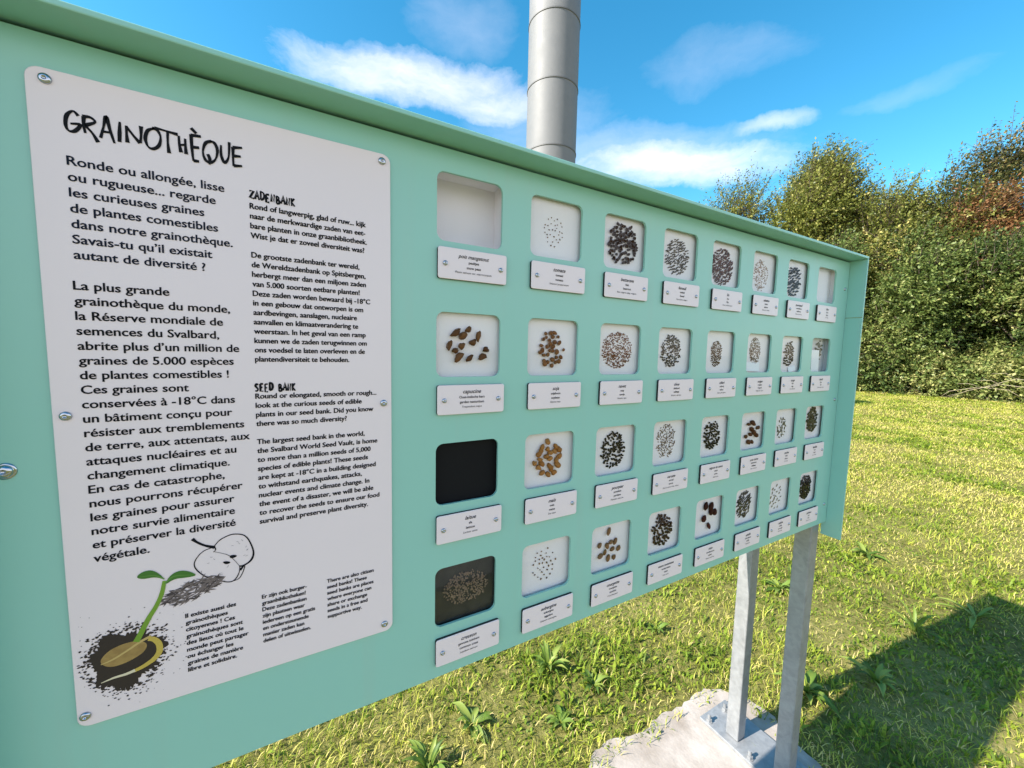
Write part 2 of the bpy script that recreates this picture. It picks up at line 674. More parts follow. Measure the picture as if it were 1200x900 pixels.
def make_pad(name, pts):
    b = MB()
    n = len(pts)
    h = 0.010
    top = [(x * c, y * c, h) for x, y in pts]
    bot = [((x - (x - 6.4) * -.01) * c, y * c, -0.05) for x, y in pts]
    b.add(top + bot, [tuple(range(n))] + [(k, n + k, n + (k + 1) % n, (k + 1) % n) for k in range(n)])
    return tag(b.build(name, CONC), kind='structure')


make_pad("concrete_pad", pad)
make_pad("concrete_pad", [(4.65 - (x - 0), y) for x, y in pad][::-1])

# gravel path in front of the board (behind the photographer)
GRAVEL = mat("grey_gravel", (0.26, 0.25, 0.235), 0.9, noise=(70, 0.8, (0.15, 0.145, 0.135)), bump=(150, 0.8, 0.01))
b = MB()
b.add([(-40, -2.5, .03), (40, -2.5, .03), (40, -1.52, .03), (-40, -1.52, .03)], [(0, 1, 2, 3)])
tag(b.build("gravel_path", GRAVEL), kind='structure')

# ------------------------------------------------------------------ the display board
XL, XR = -3.22, 7.84
CAB = empty("seed_display_board", ((XL + XR) / 2 * c, .75 * c, 0),
            "pale green seed library board with small windows and white text panel on galvanised posts", "display board")

WINZ = [.51, -.752, -2.012, -3.275]
PLZ = [0, -1.2785, -2.557, -3.8355]
TH = 0.028

# front sheet with 32 openings
cu = bpy.data.curves.new("sheet", 'CURVE')
cu.dimensions = '2D'
cu.fill_mode = 'BOTH'
cu.extrude = TH / 2 * c
cu.bevel_depth = 0.0
loops = [[(XL, -4.11), (XR - .012, -4.11), (XR - .012, 1.022), (XL, 1.022)]]
for r in range(4):
    for k in range(8):
        loops.append(round_rect(k - .335, k + .335, WINZ[r] - .307, WINZ[r] + .307, .075))
for lp in loops:
    sp = cu.splines.new('POLY')
    sp.points.add(len(lp) - 1)
    for p, q in zip(sp.points, lp):
        p.co = (q[0] * c, (q[1] - GZ) * c, 0, 1)
    sp.use_cyclic_u = True
tmp = bpy.data.objects.new("tmp", cu)
COL.objects.link(tmp)
dg = DEPS()
dg.update()
me = bpy.data.meshes.new_from_object(tmp.evaluated_get(dg))
bpy.data.objects.remove(tmp)
me.transform(Matrix.Rotation(math.pi / 2, 4, 'X'))
me.transform(Matrix.Translation((0, TH / 2 * c, 0)))
me.materials.clear()
me.materials.append(GREEN)
for p in me.polygons:
    p.use_smooth = False
link("front_sheet", me, CAB)

# hood along the top, side plates, back and bottom of the case
FY = -.265
b = MB()
b.box(U(XL - .04, FY, 1.050), U(XR + .04, 1.5, 1.090))
o = b.build("hood", GREEN, CAB)
bevel(o, 0.0012)
for x0 in (XL - .04, XR):
    b = MB()
    b.box(U(x0, FY, -4.40), U(x0 + .032, .075, 1.048))
    b.box(U(x0, .076, -4.02), U(x0 + .032, 1.5, 1.048))
    o = b.build("side_plate", GREEN, CAB)
    bevel(o, 0.0008, 1)
b = MB()
b.box(U(XL, 1.47, -4.0), U(XR, 1.499, 1.048))
b.build("back_plate", GREEN, CAB)
b = MB()
b.box(U(XL, .09, -4.02), U(XR, 1.469, -3.99))
b.build("bottom_plate", GREEN, CAB)
# thin yellowish joint in the right side plate
b = MB()
b.box(U(XR - .003, FY + .004, -.035), U(XR + .001, -.002, -.022))
b.build("plate_joint", mat("yellowish_joint_gap", (.25, .3, .15), .7), CAB)

SCREW = dome_mesh("screw", .030 * c, .016 * c)
BIGSCREW = dome_mesh("screw", .040 * c, .026 * c, washer=.052 * c)
SMALLSCREW = dome_mesh("screw", .024 * c, .016 * c)


def screw(me_, x, y, z, parent):
    o = link("screw", me_, parent)
    o.matrix_parent_inverse = Matrix.Identity(4)
    o.matrix_basis = wm(parent).inverted() @ Matrix.Translation(U(x, y, z)) @ Matrix.Rotation(rnd.uniform(0, 6), 4, 'Y')
    return o


for x, z in ((7.705, .511), (7.715, -1.61), (7.695, -3.723)):
    screw(SCREW, x, -.001, z, CAB)
for z in (.48, -1.60, -3.72):
    screw(BIGSCREW, -3.06, -.001, z, CAB)

# posts, foot plates and bolts
for xp in (7.535, XL + .03):
    for yp in (.10, 1.19):
        b = MB()
        b.box((xp * c, yp * c, .0245), ((xp + .305) * c, (yp + .305) * c, (1.0 - GZ) * c))
        o = b.build("post", GALV, CAB)
        bevel(o, 0.004, 3)
    b = MB()
    b.box(((xp - .2) * c, -.3 * c, .0105), ((xp + .86) * c if xp > 0 else (xp + .62) * c, 2.05 * c, .0235))
    fp = b.build("foot_plate", GALV, CAB)
    bevel(fp, 0.002, 2)
    for bx, by in ((-.1, 1.86), (.55, 1.86), (-.1, -.16), (.55, -.16), (-.1, .85)):
        b = MB()
        px, py = (xp + bx) * c, (yp * 0 + by) * c
        b.tube([(px, py, .0237), (px, py, .0265)], [.0125, .0125], 16)
        b.tube([(px, py, .0266), (px, py, .0360)], [.0105, .0105], 6)
        b.tube([(px, py, .0361), (px, py, .052)], [.006, .0055], 10)
        b.build("bolt", GALV, fp)

# ------------------------------------------------------------------ white text panel
info = slab("info_panel", round_rect(-2.835, -.750, -3.42, .82, .066, 6), -.022, -.0005, [WHITE, mat("panel_edge", (.55, .55, .56), .5)], CAB)
for x, z in ((-2.749, .757), (-.818, .759), (-2.774, -1.272), (-.818, -1.28), (-2.793, -3.339), (-.824, -3.345)):
    screw(SCREW, x, -.0225, z, info)
TY = -.0245

HEAD = {  # brush strokes of the big heading, measured on the panel
    'G': [[(-2.618, .585), (-2.640, .607), (-2.668, .575), (-2.676, .52), (-2.665, .487), (-2.637, .492), (-2.612, .535), (-2.655, .53)]],
    'R': [[(-2.594, .588), (-2.597, .54), (-2.592, .492)], [(-2.600, .588), (-2.565, .592), (-2.545, .570), (-2.580, .545), (-2.592, .540), (-2.56, .50), (-2.537, .452)]],
    'A': [[(-2.524, .482), (-2.508, .55), (-2.493, .617), (-2.478, .54), (-2.461, .466)], [(-2.520, .523), (-2.474, .527)]],
    'I': [[(-2.430, .605), (-2.434, .54), (-2.437, .481)]],
    'N': [[(-2.400, .590), (-2.401, .54), (-2.399, .487)], [(-2.402, .588), (-2.370, .54), (-2.338, .499)], [(-2.336, .500), (-2.331, .55), (-2.329, .607)]],
    'O': [[(-2.262, .612), (-2.296, .590), (-2.311, .538), (-2.300, .49), (-2.274, .481), (-2.244, .51), (-2.234, .565), (-2.250, .606), (-2.274, .610)]],
    'T': [[(-2.262, .618), (-2.205, .612), (-2.144, .606)], [(-2.196, .608), (-2.198, .54), (-2.194, .474)]],
    'H': [[(-2.139, .600), (-2.138, .55), (-2.131, .495)], [(-2.106, .590), (-2.106, .54), (-2.104, .490)], [(-2.140, .540), (-2.104, .551)]],
    'E': [[(-2.073, .626), (-2.072, .54), (-2.067, .455)], [(-2.074, .622), (-2.020, .627)], [(-2.071, .545), (-2.032, .550)], [(-2.067, .458), (-2.036, .459)], [(-2.072, .668), (-2.044, .640)]],
    'Q': [[(-1.962, .612), (-1.996, .59), (-2.012, .53), (-2.000, .478), (-1.970, .469), (-1.942, .50), (-1.931, .56), (-1.946, .603), (-1.970, .611)], [(-1.986, .52), (-1.976, .49), (-1.979, .452)]],
    'U': [[(-1.909, .600), (-1.910, .53), (-1.892, .487), (-1.868, .53), (-1.861, .632)]],
    'e': [[(-1.840, .604), (-1.842, .54), (-1.841, .474)], [(-1.842, .602), (-1.786, .613)], [(-1.840, .545), (-1.796, .551)], [(-1.841, .478), (-1.790, .487)]],
}
b = MB()
yy = TY
for ch, strokes in HEAD.items():
    for st in strokes:
        n = len(st)
        b.ribbon(st, [.0165 + .006 * math.sin(1 + 2.1 * i + ord(ch)) for i in range(n)], yy, 7)
        yy -= .00006
b.build("heading", INK, info)

GLYPH = {
    'Z': [[(0, .95), (.8, 1.0), (.05, .05), (.85, 0)]], 'A': [[(0, 0), (.4, 1), (.8, -.05)], [(.12, .35), (.7, .4)]],
    'D': [[(.1, 1), (.1, 0)], [(0, 1), (.6, .85), (.75, .45), (.5, .1), (.05, 0)]], 'E': [[(.1, 1), (.1, 0), (.7, .02)], [(.08, 1), (.7, 1)], [(.1, .5), (.55, .54)]],
    'N': [[(.1, 0), (.1, 1), (.65, 0), (.68, 1)]], 'B': [[(.1, 1), (.1, 0)], [(.05, 1), (.5, .9), (.5, .6), (.12, .5), (.65, .4), (.6, .08), (.08, 0)]],
    'K': [[(.1, 1), (.1, 0)], [(.65, 1), (.12, .5), (.7, 0)]], 'S': [[(.65, .9), (.3, 1), (.1, .75), (.35, .5), (.6, .25), (.35, 0), (.05, .1)]],
}


def brush_word(word, x0, z0, h, width, parent):
    adv = width / len(word)
    b = MB()
    y = TY
    for i, ch in enumerate(word):
        if ch == ' ':
            continue
        r_ = random.Random(ord(ch) * 7 + i)
        dz = r_.uniform(-.12, .12) * h
        hh = h * r_.uniform(.92, 1.12)
        for st in GLYPH[ch]:
            b.ribbon([(x0 + i * adv + p[0] * adv * .98, z0 + dz + p[1] * hh) for p in st], [.0135 + .003 * math.sin(i * 2 + k) for k in range(len(st))], y, 1 if ch in 'ZNAKE' else 5)
            y -= .00005
    return b.build("heading", INK, parent)


brush_word("ZADENBANK", -1.752, .270, .054, .297, info)
brush_word("SEED BANK", -1.760, -1.147, .056, .275, info)

BW = 0.010
text_mesh("text_block", ["Ronde ou allongée, lisse", "ou rugueuse... regarde", "les curieuses graines", "de plantes comestibles", "dans notre grainothèque.", "Savais-tu qu’il existait", "autant de diversité ?"],
          -2.684, .284, .0940, .0565, .782, 0, TY, INKBLUE, info, bold=BW, heavy=.0018)
text_mesh("text_block", ["La plus grande", "grainothèque du monde,", "la Réserve mondiale de", "semences du Svalbard,", "abrite plus d’un million de", "graines de 5.000 espèces", "de plantes comestibles !",
                         "Ces graines sont", "conservées à -18°C dans", "un bâtiment conçu pour", "résister aux tremblements", "de terre, aux attentats, aux", "attaques nucléaires et au", "changement climatique.",
                         "En cas de catastrophe,", "nous pourrons récupérer", "les graines pour assurer", "notre survie alimentaire", "et préserver la diversité", "végétale."],
          -2.697, -.471, .0945, .0565, .858, 10, TY, INK, info, bold=BW, heavy=.0020)
text_mesh("text_block", ["Rond of langwerpig, glad of ruw... kijk", "naar de merkwaardige zaden van eet-", "bare planten in onze graanbibliotheek.", "Wist je dat er zoveel diversiteit was?", "", "De grootste zadenbank ter wereld,",
                         "de Wereldzadenbank op Spitsbergen,", "herbergt meer dan een miljoen zaden", "van 5.000 soorten eetbare planten!", "Deze zaden worden bewaard bij -18°C", "in een gebouw dat ontworpen is om",
                         "aardbevingen, aanslagen, nucleaire", "aanvallen en klimaatverandering te", "weerstaan. In het geval van een ramp", "kunnen we de zaden terugwinnen om", "ons voedsel te laten overleven en de", "plantendiversiteit te behouden."],
          -1.755, .200, .0700, .0415, .788, 3, TY, INK, info, bold=BW, heavy=.0028)
text_mesh("text_block", ["Round or elongated, smooth or rough...", "look at the curious seeds of edible", "plants in our seed bank. Did you know", "there was so much diversity?", "", "The largest seed bank in the world,",
                         "the Svalbard World Seed Vault, is home", "to more than a million seeds of 5,000", "species of edible plants! These seeds", "are kept at -18°C in a building designed", "to withstand earthquakes, attacks,",
                         "nuclear events and climate change. In", "the event of a disaster, we will be able", "to recover the seeds to ensure our food", "survival and preserve plant diversity."],
          -1.762, -1.203, .0706, .0415, .802, 14, TY, INK, info, bold=BW, heavy=.0028)
text_mesh("text_block", ["Il existe aussi des", "grainothèques", "citoyennes ! Ces", "grainothèques sont", "des lieux où tout le", "monde peut partager", "ou échanger les", "graines de manière", "libre et solidaire."],
          -2.242, -2.815, .0532, .0335, .306, 0, TY, INK, info, bold=BW, heavy=.0024)
text_mesh("text_block", ["Er zijn ook burger-", "graanbibliotheken!", "Deze zadenbanken", "zijn plaatsen waar", "iedereen op een gratis", "en ondersteunende", "manier zaden kan", "delen of uitwisselen."],
          -1.766, -2.811, .0533, .0335, .315, 0, TY, INK, info, bold=BW, heavy=.0024)
text_mesh("text_block", ["There are also citizen", "seed banks! These", "seed banks are places", "where everyone can", "share or exchange", "seeds in a free and", "supportive way."],
          -1.297, -2.812, .0533, .0335, .380, 0, TY, INK, info, bold=BW, heavy=.0024)

# printed pictures
b = MB()
ap = [(-2.052, -2.305), (-2.02, -2.268), (-1.975, -2.245), (-1.93, -2.238), (-1.87, -2.258), (-1.835, -2.31), (-1.81, -2.40), (-1.818, -2.455), (-1.845, -2.487), (-1.885, -2.503), (-1.905, -2.498)]
b.ribbon(ap, [.006, .007, .008, .008, .008, .009, .011, .015, .013, .012, .008], TY)
bp_ = [(-2.052, -2.312), (-2.11, -2.325), (-2.150, -2.36), (-2.174, -2.41), (-2.162, -2.462), (-2.115, -2.525), (-2.06, -2.563), (-2.0, -2.600), (-1.955, -2.611), (-1.925, -2.590), (-1.905, -2.545), (-1.900, -2.500)]
b.ribbon(bp_, [.005, .006, .006, .007, .008, .008, .007, .007, .008, .008, .006, .006], TY - .0001)
b.ribbon([(-1.955, -2.611), (-1.91, -2.60), (-1.885, -2.56), (-1.868, -2.51)], [.004, .006, .006, .006], TY - .0002)
b.ribbon([(-1.900, -2.535), (-1.880, -2.51), (-1.85, -2.49)], [.018, .012, .006], TY - .0003)
b.ribbon([(-2.178, -2.220), (-2.155, -2.248), (-2.11, -2.285), (-2.05, -2.315)], [.024, .016, .015, .024], TY - .0004)
b.ribbon([(-2.052, -2.305), (-2.045, -2.335), (-2.06, -2.35)], [.010, .006, .003], TY - .0005)
for cx, cz, a in ((-1.985, -2.452, .9), (-1.945, -2.413, .2)):
    b.poly([(cx + .022 * math.cos(t + a) * (1 + .3 * math.cos(t)), cz + .013 * math.sin(t + a * .5)) for t in [2 * math.pi * k / 12 for k in range(12)]], TY - .0006)
b.ribbon([(-2.06, -2.345), (-2.01, -2.37), (-1.965, -2.40), (-1.93, -2.45), (-1.905, -2.495)], [.002, .003, .004, .003, .003], TY - .0007)
for k in range(18):
    ph = rnd.uniform(0, 6.3)
    cx, cz = (-2.06, -2.46) if k % 2 else (-1.91, -2.37)
    rx = rnd.uniform(.04, .085)
    b.ribbon([(cx + rx * math.cos(ph), cz + rx * math.sin(ph)), (cx + (rx + .008) * math.cos(ph + .2), cz + (rx + .008) * math.sin(ph + .2))], .0016, TY - .0008)
b.build("apple_drawing", INK, info)

DIRT = mat("printed_dark_soil", (0.022, 0.013, 0.011), 0.6)
SEEDG = mat("printed_grey_seeds", (0.16, 0.125, 0.12), 0.6)
SEEDD = mat("printed_dark_seeds", (0.05, 0.037, 0.04), 0.6)
TAN = mat("printed_tan_seed", (0.36, 0.235, 0.075), 0.5, noise=(90, .9, (.22, .13, .04)))
TAN2 = mat("printed_pale_seed_rim", (0.50, 0.36, 0.13), 0.5)
ROOT = mat("printed_yellow_root", (0.52, 0.38, 0.07), 0.5)
ROOT2 = mat("printed_white_root_tip", (0.68, 0.60, 0.42), 0.5)
STEM = mat("printed_green_stem", (0.16, 0.30, 0.025), 0.5)
LEAFP = mat("printed_green_leaf", (0.045, 0.155, 0.018), 0.5)
LEAFP2 = mat("printed_light_leaf_vein", (0.10, 0.24, 0.04), 0.5)

b = MB()
cx, cz = -2.568, -3.005
ring = []
for k in range(140):
    a = 2 * math.pi * k / 140
    rr = 1 + .10 * math.sin(3 * a + 1) + .06 * math.sin(7 * a) + rnd.uniform(-.10, .08)
    ring.append((cx + .190 * rr * math.cos(a), cz + .205 * rr * math.sin(a)))
for k in range(140):
    b.poly([(cx, cz), ring[k], ring[(k + 1) % 140]], TY)
for k in range(430):
    a = rnd.uniform(0, 2 * math.pi)
    d = .95 + abs(rnd.gauss(0, .20 if k % 4 else .6))
    x, z = cx + .195 * d * math.cos(a), cz + .21 * d * math.sin(a)
    if not (-2.81 < x < -2.2 and -3.36 < z < -2.62):
        continue
    s = rnd.uniform(.0025, .010) * (1.3 - min(d - .95, 1.0))
    a2 = rnd.uniform(0, 3)
    b.poly([(x + s * rnd.uniform(.6, 1.3) * math.cos(a2 + t), z + s * rnd.uniform(.4, 1.0) * math.sin(a2 + t)) for t in (0, 1.3, 2.6, 3.9, 5.2)], TY - .0001 - k * 1e-7)
b.build("soil_print", DIRT, info)
b = MB()
for k in range(260):
    t, s = rnd.uniform(-1, 1), rnd.uniform(-1, 1)
    if t * t + s * s > 1:
        continue
    x = -2.19 + .185 * t + .03 * s
    z = -2.612 + .032 * t + .085 * s * (1 - .3 * abs(t))
    a = rnd.gauss(.15, .5)
    l_ = rnd.uniform(.022, .036)
    q = [(x - l_ * math.cos(a), z - l_ * math.sin(a)), (x + .005 * -math.sin(a), z + .006), (x + l_ * math.cos(a), z + l_ * math.sin(a)), (x, z - .006)]
    b.add([U(p[0], TY - .0001 - k * 2e-6, p[1]) for p in q], [(0, 1, 2, 3)], k % 3 != 0)
b.build("seed_pile_print", [SEEDD, SEEDG], info)
b = MB()
body = [(-2.706, -2.985), (-2.685, -2.94), (-2.64, -2.905), (-2.57, -2.888), (-2.50, -2.895), (-2.455, -2.93), (-2.47, -2.985), (-2.53, -3.02), (-2.60, -3.04), (-2.665, -3.035)]
b.poly(chaikin(body), TY - .0009)
b.build("bean_print", TAN, info)
b = MB()
b.ribbon([(-2.700, -3.0), (-2.64, -2.985), (-2.56, -2.945), (-2.49, -2.905), (-2.435, -2.885)], [.004, .012, .013, .016, .02], TY - .0011)
b.build("bean_print", TAN2, info)
b = MB()
b.ribbon([(-2.45, -2.90), (-2.42, -2.915), (-2.395, -2.96), (-2.396, -3.02), (-2.43, -3.065), (-2.49, -3.098), (-2.54, -3.112)], [.03, .034, .036, .036, .032, .026, .022], TY - .0012)
b.build("root_print", ROOT, info)
b = MB()
b.ribbon([(-2.53, -3.108), (-2.58, -3.118), (-2.64, -3.120), (-2.705, -3.133)], [.022, .018, .014, .004], TY - .0013)
b.build("root_print", ROOT2, info)
b = MB()
b.ribbon([(-2.515, -2.90), (-2.490, -2.85), (-2.44, -2.745), (-2.40, -2.675), (-2.365, -2.59), (-2.345, -2.495)], [.036, .033, .030, .027, .026, .022], TY - .0014)
b.build("stem_print", STEM, info)
b = MB()
b.poly(chaikin([(-2.338, -2.492), (-2.37, -2.435), (-2.41, -2.395), (-2.46, -2.395), (-2.497, -2.428), (-2.46, -2.452), (-2.39, -2.452)]), TY - .0015)
b.poly(chaikin([(-2.347, -2.53), (-2.32, -2.47), (-2.27, -2.438), (-2.21, -2.455), (-2.155, -2.505), (-2.22, -2.506), (-2.29, -2.494)]), TY - .0016)
b.build("leaf_print", LEAFP, info)
b = MB()
b.ribbon([(-2.345, -2.482), (-2.40, -2.44), (-2.48, -2.430)], [.008, .006, .002], TY - .0018)
b.ribbon([(-2.345, -2.515), (-2.29, -2.475), (-2.18, -2.495)], [.010, .007, .002], TY - .0019)
b.build("leaf_print", LEAFP2, info)

# ------------------------------------------------------------------ name plates and panes
NAMES = [
    [("pois mangetout", "peultjes", "snow peas", "Pisum sativum var. macrocarpum"), ("tomate", "tomaat", "tomato", "Solanum lycopersicum"), ("betterave", "biet", "beetroot", "Beta vulgaris subsp. vulgaris"),
     ("fenouil", "venkel", "fennel", "Foeniculum vulgare"), ("lin", "vlas", "flax", "Linum usitatissimum"), ("sésame", "sesam", "sesame", "Sesamum indicum"), ("tournesol", "zonnebloem", "sunflower", "Helianthus annuus"), ("fève", "boon", "bean", "Vicia faba")],
    [("capucine", "Oost-Indische kers", "garden nasturtium", "Tropaeolum majus"), ("soja", "sojaboon", "soybean", "Glycine max"), ("navet", "raap", "turnip", "Brassica rapa"),
     ("chou", "sluitkool", "cabbage", "Brassica oleracea"), ("céleri", "selderij", "celery", "Apium graveolens"), ("origan", "oregano", "oregano", "Origanum vulgare"), ("sauge", "salie", "sage", "Salvia officinalis"), ("aneth", "dille", "dill", "Anethum graveolens")],
    [("laitue", "sla", "lettuce", "Lactuca sativa"), ("maïs", "maïs", "maize", "Zea mays"), ("pourpier", "postelein", "purslane", "Portulaca oleracea"),
     ("carotte", "wortel", "carrot", "Daucus carota subsp. sativus"), ("oignon de semis", "zaaiui", "onion", "Allium cepa"), ("pois chiche", "kikkererwt", "chickpea", "Cicer arietinum"), ("endive", "witlof", "chicory", "Cichorium"), ("lentille", "linze", "lentil", "Lens culinaris")],
    [("cresson", "gewone tuinkers", "common cress", "Lepidium sativum"), ("aubergine", "aubergine", "eggplant", "Solanum melongena"), ("courgette", "courgette", "zucchini", "Cucurbita pepo"),
     ("vesce commune", "voederwikke", "vetch", "Vicia sativa"), ("ricin", "wonderboom", "castor", "Ricinus communis"), ("salsifis", "schorseneer", "salsify", "Tragopogon"), ("mâche", "veldsla", "corn salad", "Valerianella"), ("poireau", "prei", "leek", "Allium porrum")]]

for r in range(4):
    for k in range(8):
        zc = PLZ[r]
        pl = slab("name_plate", round_rect(k - .333, k + .375, zc - .143, zc + .143, .022, 3), -.034, -.0005, [WHITE, BLACKCORE], CAB)
        for dx in (-.265, .308):
            screw(SMALLSCREW, k + dx, -.0345, zc - .004, pl)
        nm = NAMES[r][k]
        y = -.0365
        tall = .040 if len(nm[0]) < 10 else .036
        text_mesh("plate_title", [nm[0]], k + .02, zc + .060, .1, tall, None, 0, y, INK, pl, 'CENTER', shear=.35, bold=.012)
        text_mesh("plate_text", [nm[1], nm[2]], k + .02, zc + .012, .048, .0255, None, 0, y, INK, pl, 'CENTER', bold=.016)
        text_mesh("plate_latin", [nm[3]], k + .02, zc - .080, .1, .0205, None, 0, y, INK, pl, 'CENTER', shear=.15)
        if (r, k) == (2, 0):
            continue
        p = MB()
        p.add([U(k - .38, .036, WINZ[r] - .35), U(k + .38, .036, WINZ[r] - .35), U(k + .38, .036, WINZ[r] + .35), U(k - .38, .036, WINZ[r] + .35),
               U(k - .38, .041, WINZ[r] - .35), U(k + .38, .041, WINZ[r] - .35), U(k + .38, .041, WINZ[r] + .35), U(k - .38, .041, WINZ[r] + .35)],
              [(0, 1, 2, 3), (1, 5, 6, 2), (5, 4, 7, 6), (4, 0, 3, 7), (3, 2, 6, 7), (4, 5, 1, 0)])
        p.build("window_pane", PANE, CAB)

# ------------------------------------------------------------------ seed trays
def ell_mesh(name, sx, sy, sz, mat_, bump=0.0, seed=0, sub=2, point=0.0):
    bm = bmesh.new()
    bmesh.ops.create_icosphere(bm, subdivisions=sub, radius=1.0)
    r_ = random.Random(seed)
    ph = [r_.uniform(0, 6) for _ in range(6)]
    for v in bm.verts:
        p = v.co.copy()
        d = 1 + bump * (math.sin(3 * p.x + ph[0]) * math.sin(2.5 * p.z + ph[1]) + .6 * math.sin(5 * p.y + ph[2] + 3 * p.x))
        tp = 1 - point * max(p.x, 0) ** 1.5
        v.co = Vector((p.x * sx * d, p.y * sy * d * tp, p.z * sz * d * tp))
    me = bpy.data.meshes.new(name)
    bm.to_mesh(me)
    bm.free()
    me.materials.append(mat_)
    me.polygons.foreach_set('use_smooth', [True] * len(me.polygons))
    return me


# row, col: (label, count, long, wide, colour a, colour b, cluster rx, rz, dx, dz, direction bias (rad or None), bumpiness, tray kind)
BK = ((.007, .006, .0055), (.022, .017, .014))
TR = {
    (0, 1): ("white seed tray with about thirty tiny loose dots, over the tomato plate", 32, .016, .012, (.10, .07, .045), (.30, .22, .13), .13, .155, .0, -.01, None, .1),
    (0, 2): ("white seed tray full of knobbly blackish brown seed clusters, over the beetroot plate", 74, .044, .036, (.018, .012, .010), (.06, .035, .022), .235, .24, .0, .01, None, .35),
    (0, 3): ("white seed tray of slim grey green striped seeds, over the fennel plate", 150, .036, .014, (.03, .03, .02), (.16, .14, .09), .225, .225, .0, -.01, .5, .05),
    (0, 4): ("white seed tray densely covered with glossy reddish brown pointed seeds, over the flax plate", 230, .036, .017, (.045, .018, .010), (.19, .075, .036), .25, .26, -.02, -.02, .45, .05),
    (0, 5): ("white seed tray with a faint pale beige oval of fine seeds, top row", 170, .020, .012, (.38, .33, .30), (.55, .50, .45), .20, .235, -.02, -.03, None, .05),
    (0, 6): ("white seed tray of long black seeds beside the blank top corner tray", 62, .052, .022, *BK, .22, .245, -.02, -.02, .35, .05),
    (1, 0): ("white seed tray holding twelve chunky wrinkled brown seeds, over the nasturtium plate", 12, .046, .036, (.035, .018, .010), (.20, .12, .06), .20, .19, .0, -.01, None, .25),
    (1, 1): ("white seed tray of round tan brown beans laid in a loose circle", 31, .028, .026, (.10, .050, .022), (.26, .15, .07), .165, .205, .01, -.01, None, .08),
    (1, 2): ("white seed tray dusted with hundreds of tiny rust brown seeds", 400, .013, .011, (.13, .045, .016), (.25, .095, .035), .245, .225, .0, -.01, None, .1),
    (1, 3): ("white tray of small angular black grains, second row, over the cabbage plate", 150, .021, .017, (.012, .011, .012), (.07, .06, .055), .20, .215, -.02, -.0, None, .3),
    (1, 4): ("white seed tray with a compact speckled brown oval of seeds", 130, .020, .013, (.03, .018, .01), (.20, .13, .07), .13, .19, -.02, -.02, None, .1),
    (1, 5): ("white seed tray of fine grey seeds with a white slip fallen across its foot", 210, .014, .011, (.16, .14, .12), (.30, .27, .22), .15, .21, -.02, .04, None, .1),
    (1, 6): ("white seed tray of loose dark oval seeds, second row, second from the right edge", 52, .034, .020, (.03, .028, .028), (.12, .11, .10), .16, .22, .0, -.0, None, .1),
    (2, 1): ("white seed tray of large golden maize kernels with brown rims", 23, .042, .034, (.20, .105, .03), (.42, .25, .09), .195, .20, .0, -.0, None, .22),
    (2, 2): ("white seed tray scattered with plump angular black seeds, over the purslane plate", 96, .030, .022, *BK, .20, .235, .0, -.01, None, .2),
    (2, 3): ("white seed tray of thin pale grey brown seed splinters", 140, .024, .009, (.06, .045, .03), (.26, .2, .13), .19, .235, -.01, .01, None, .1),
    (2, 4): ("white seed tray of shiny round black seeds, third row, in a tall oval", 78, .029, .025, *BK, .19, .225, .0, .0, None, .2),
    (2, 5): ("white seed tray with ten big round brown seeds in a ring", 11, .056, .046, (.05, .022, .010), (.14, .08, .04), .19, .19, .02, -.03, None, .1),
    (2, 6): ("white seed tray with a sparse grey green bunch of thin seeds, third row", 26, .046, .013, (.07, .09, .06), (.24, .26, .19), .13, .19, -.02, -.03, None, .1),
    (2, 7): ("tray crowded with olive and dark seeds at the right end of the third row", 62, .046, .026, (.022, .03, .02), (.10, .10, .06), .19, .225, .02, .04, None, .1),
    (3, 0): ("dark glazed seed tray with small brownish seeds behind reflections, lowest left window", 240, .020, .017, (.16, .14, .12), (.36, .32, .26), .25, .17, .02, .0, None, .15),
    (3, 1): ("white seed tray with about thirty tan and black specks, over the aubergine plate", 34, .019, .015, (.05, .03, .018), (.36, .26, .15), .165, .20, .0, .0, None, .1),
    (3, 2): ("white seed tray of eleven big flat oval tan seeds, over the courgette plate", 11, .062, .038, (.13, .085, .04), (.24, .165, .09), .185, .20, .0, -.01, .95, .08),
    (3, 3): ("white seed tray of chunky dark brown angular seeds, bottom row", 62, .036, .026, (.018, .012, .009), (.09, .055, .03), .20, .225, .0, -.01, None, .25),
    (3, 4): ("white seed tray with only six large glossy reddish black oval seeds", 6, .078, .050, (.018, .010, .008), (.09, .03, .018), .17, .19, .02, .01, 1.2, .04),
    (3, 5): ("white seed tray of slanting dark needle seeds, bottom row", 74, .052, .014, (.03, .03, .026), (.12, .12, .09), .19, .215, -.0, .0, .75, .05),
    (3, 6): ("white seed tray with a few pale green thin seeds, bottom row", 22, .042, .012, (.16, .19, .12), (.36, .36, .26), .18, .235, -.02, -.02, .7, .1),
    (3, 7): ("white seed tray of short stout black seeds in the bottom right window", 76, .040, .025, *BK, .205, .225, .0, .0, 1.0, .1),
}
BLANK = {(0, 0): "empty white deep tray behind the top left window, over the snow pea plate",
         (0, 7): "blank white deep tray behind the top right corner window",
         (1, 7): "white slip leaning over dark seeds in the last tray of the second row",
         (2, 0): "pitch black empty tray behind the third window down in the first column"}


SCALE = {(0, 1): 1.2, (1, 0): 1.8, (1, 1): 1.95, (2, 1): 1.85, (3, 2): 1.45, (3, 1): 1.3, (0, 2): 1.12, (0, 3): 1.3, (0, 4): 1.3, (2, 2): 1.25, (2, 4): 1.25, (1, 2): 1.45, (0, 5): 1.2, (3, 0): 1.2}


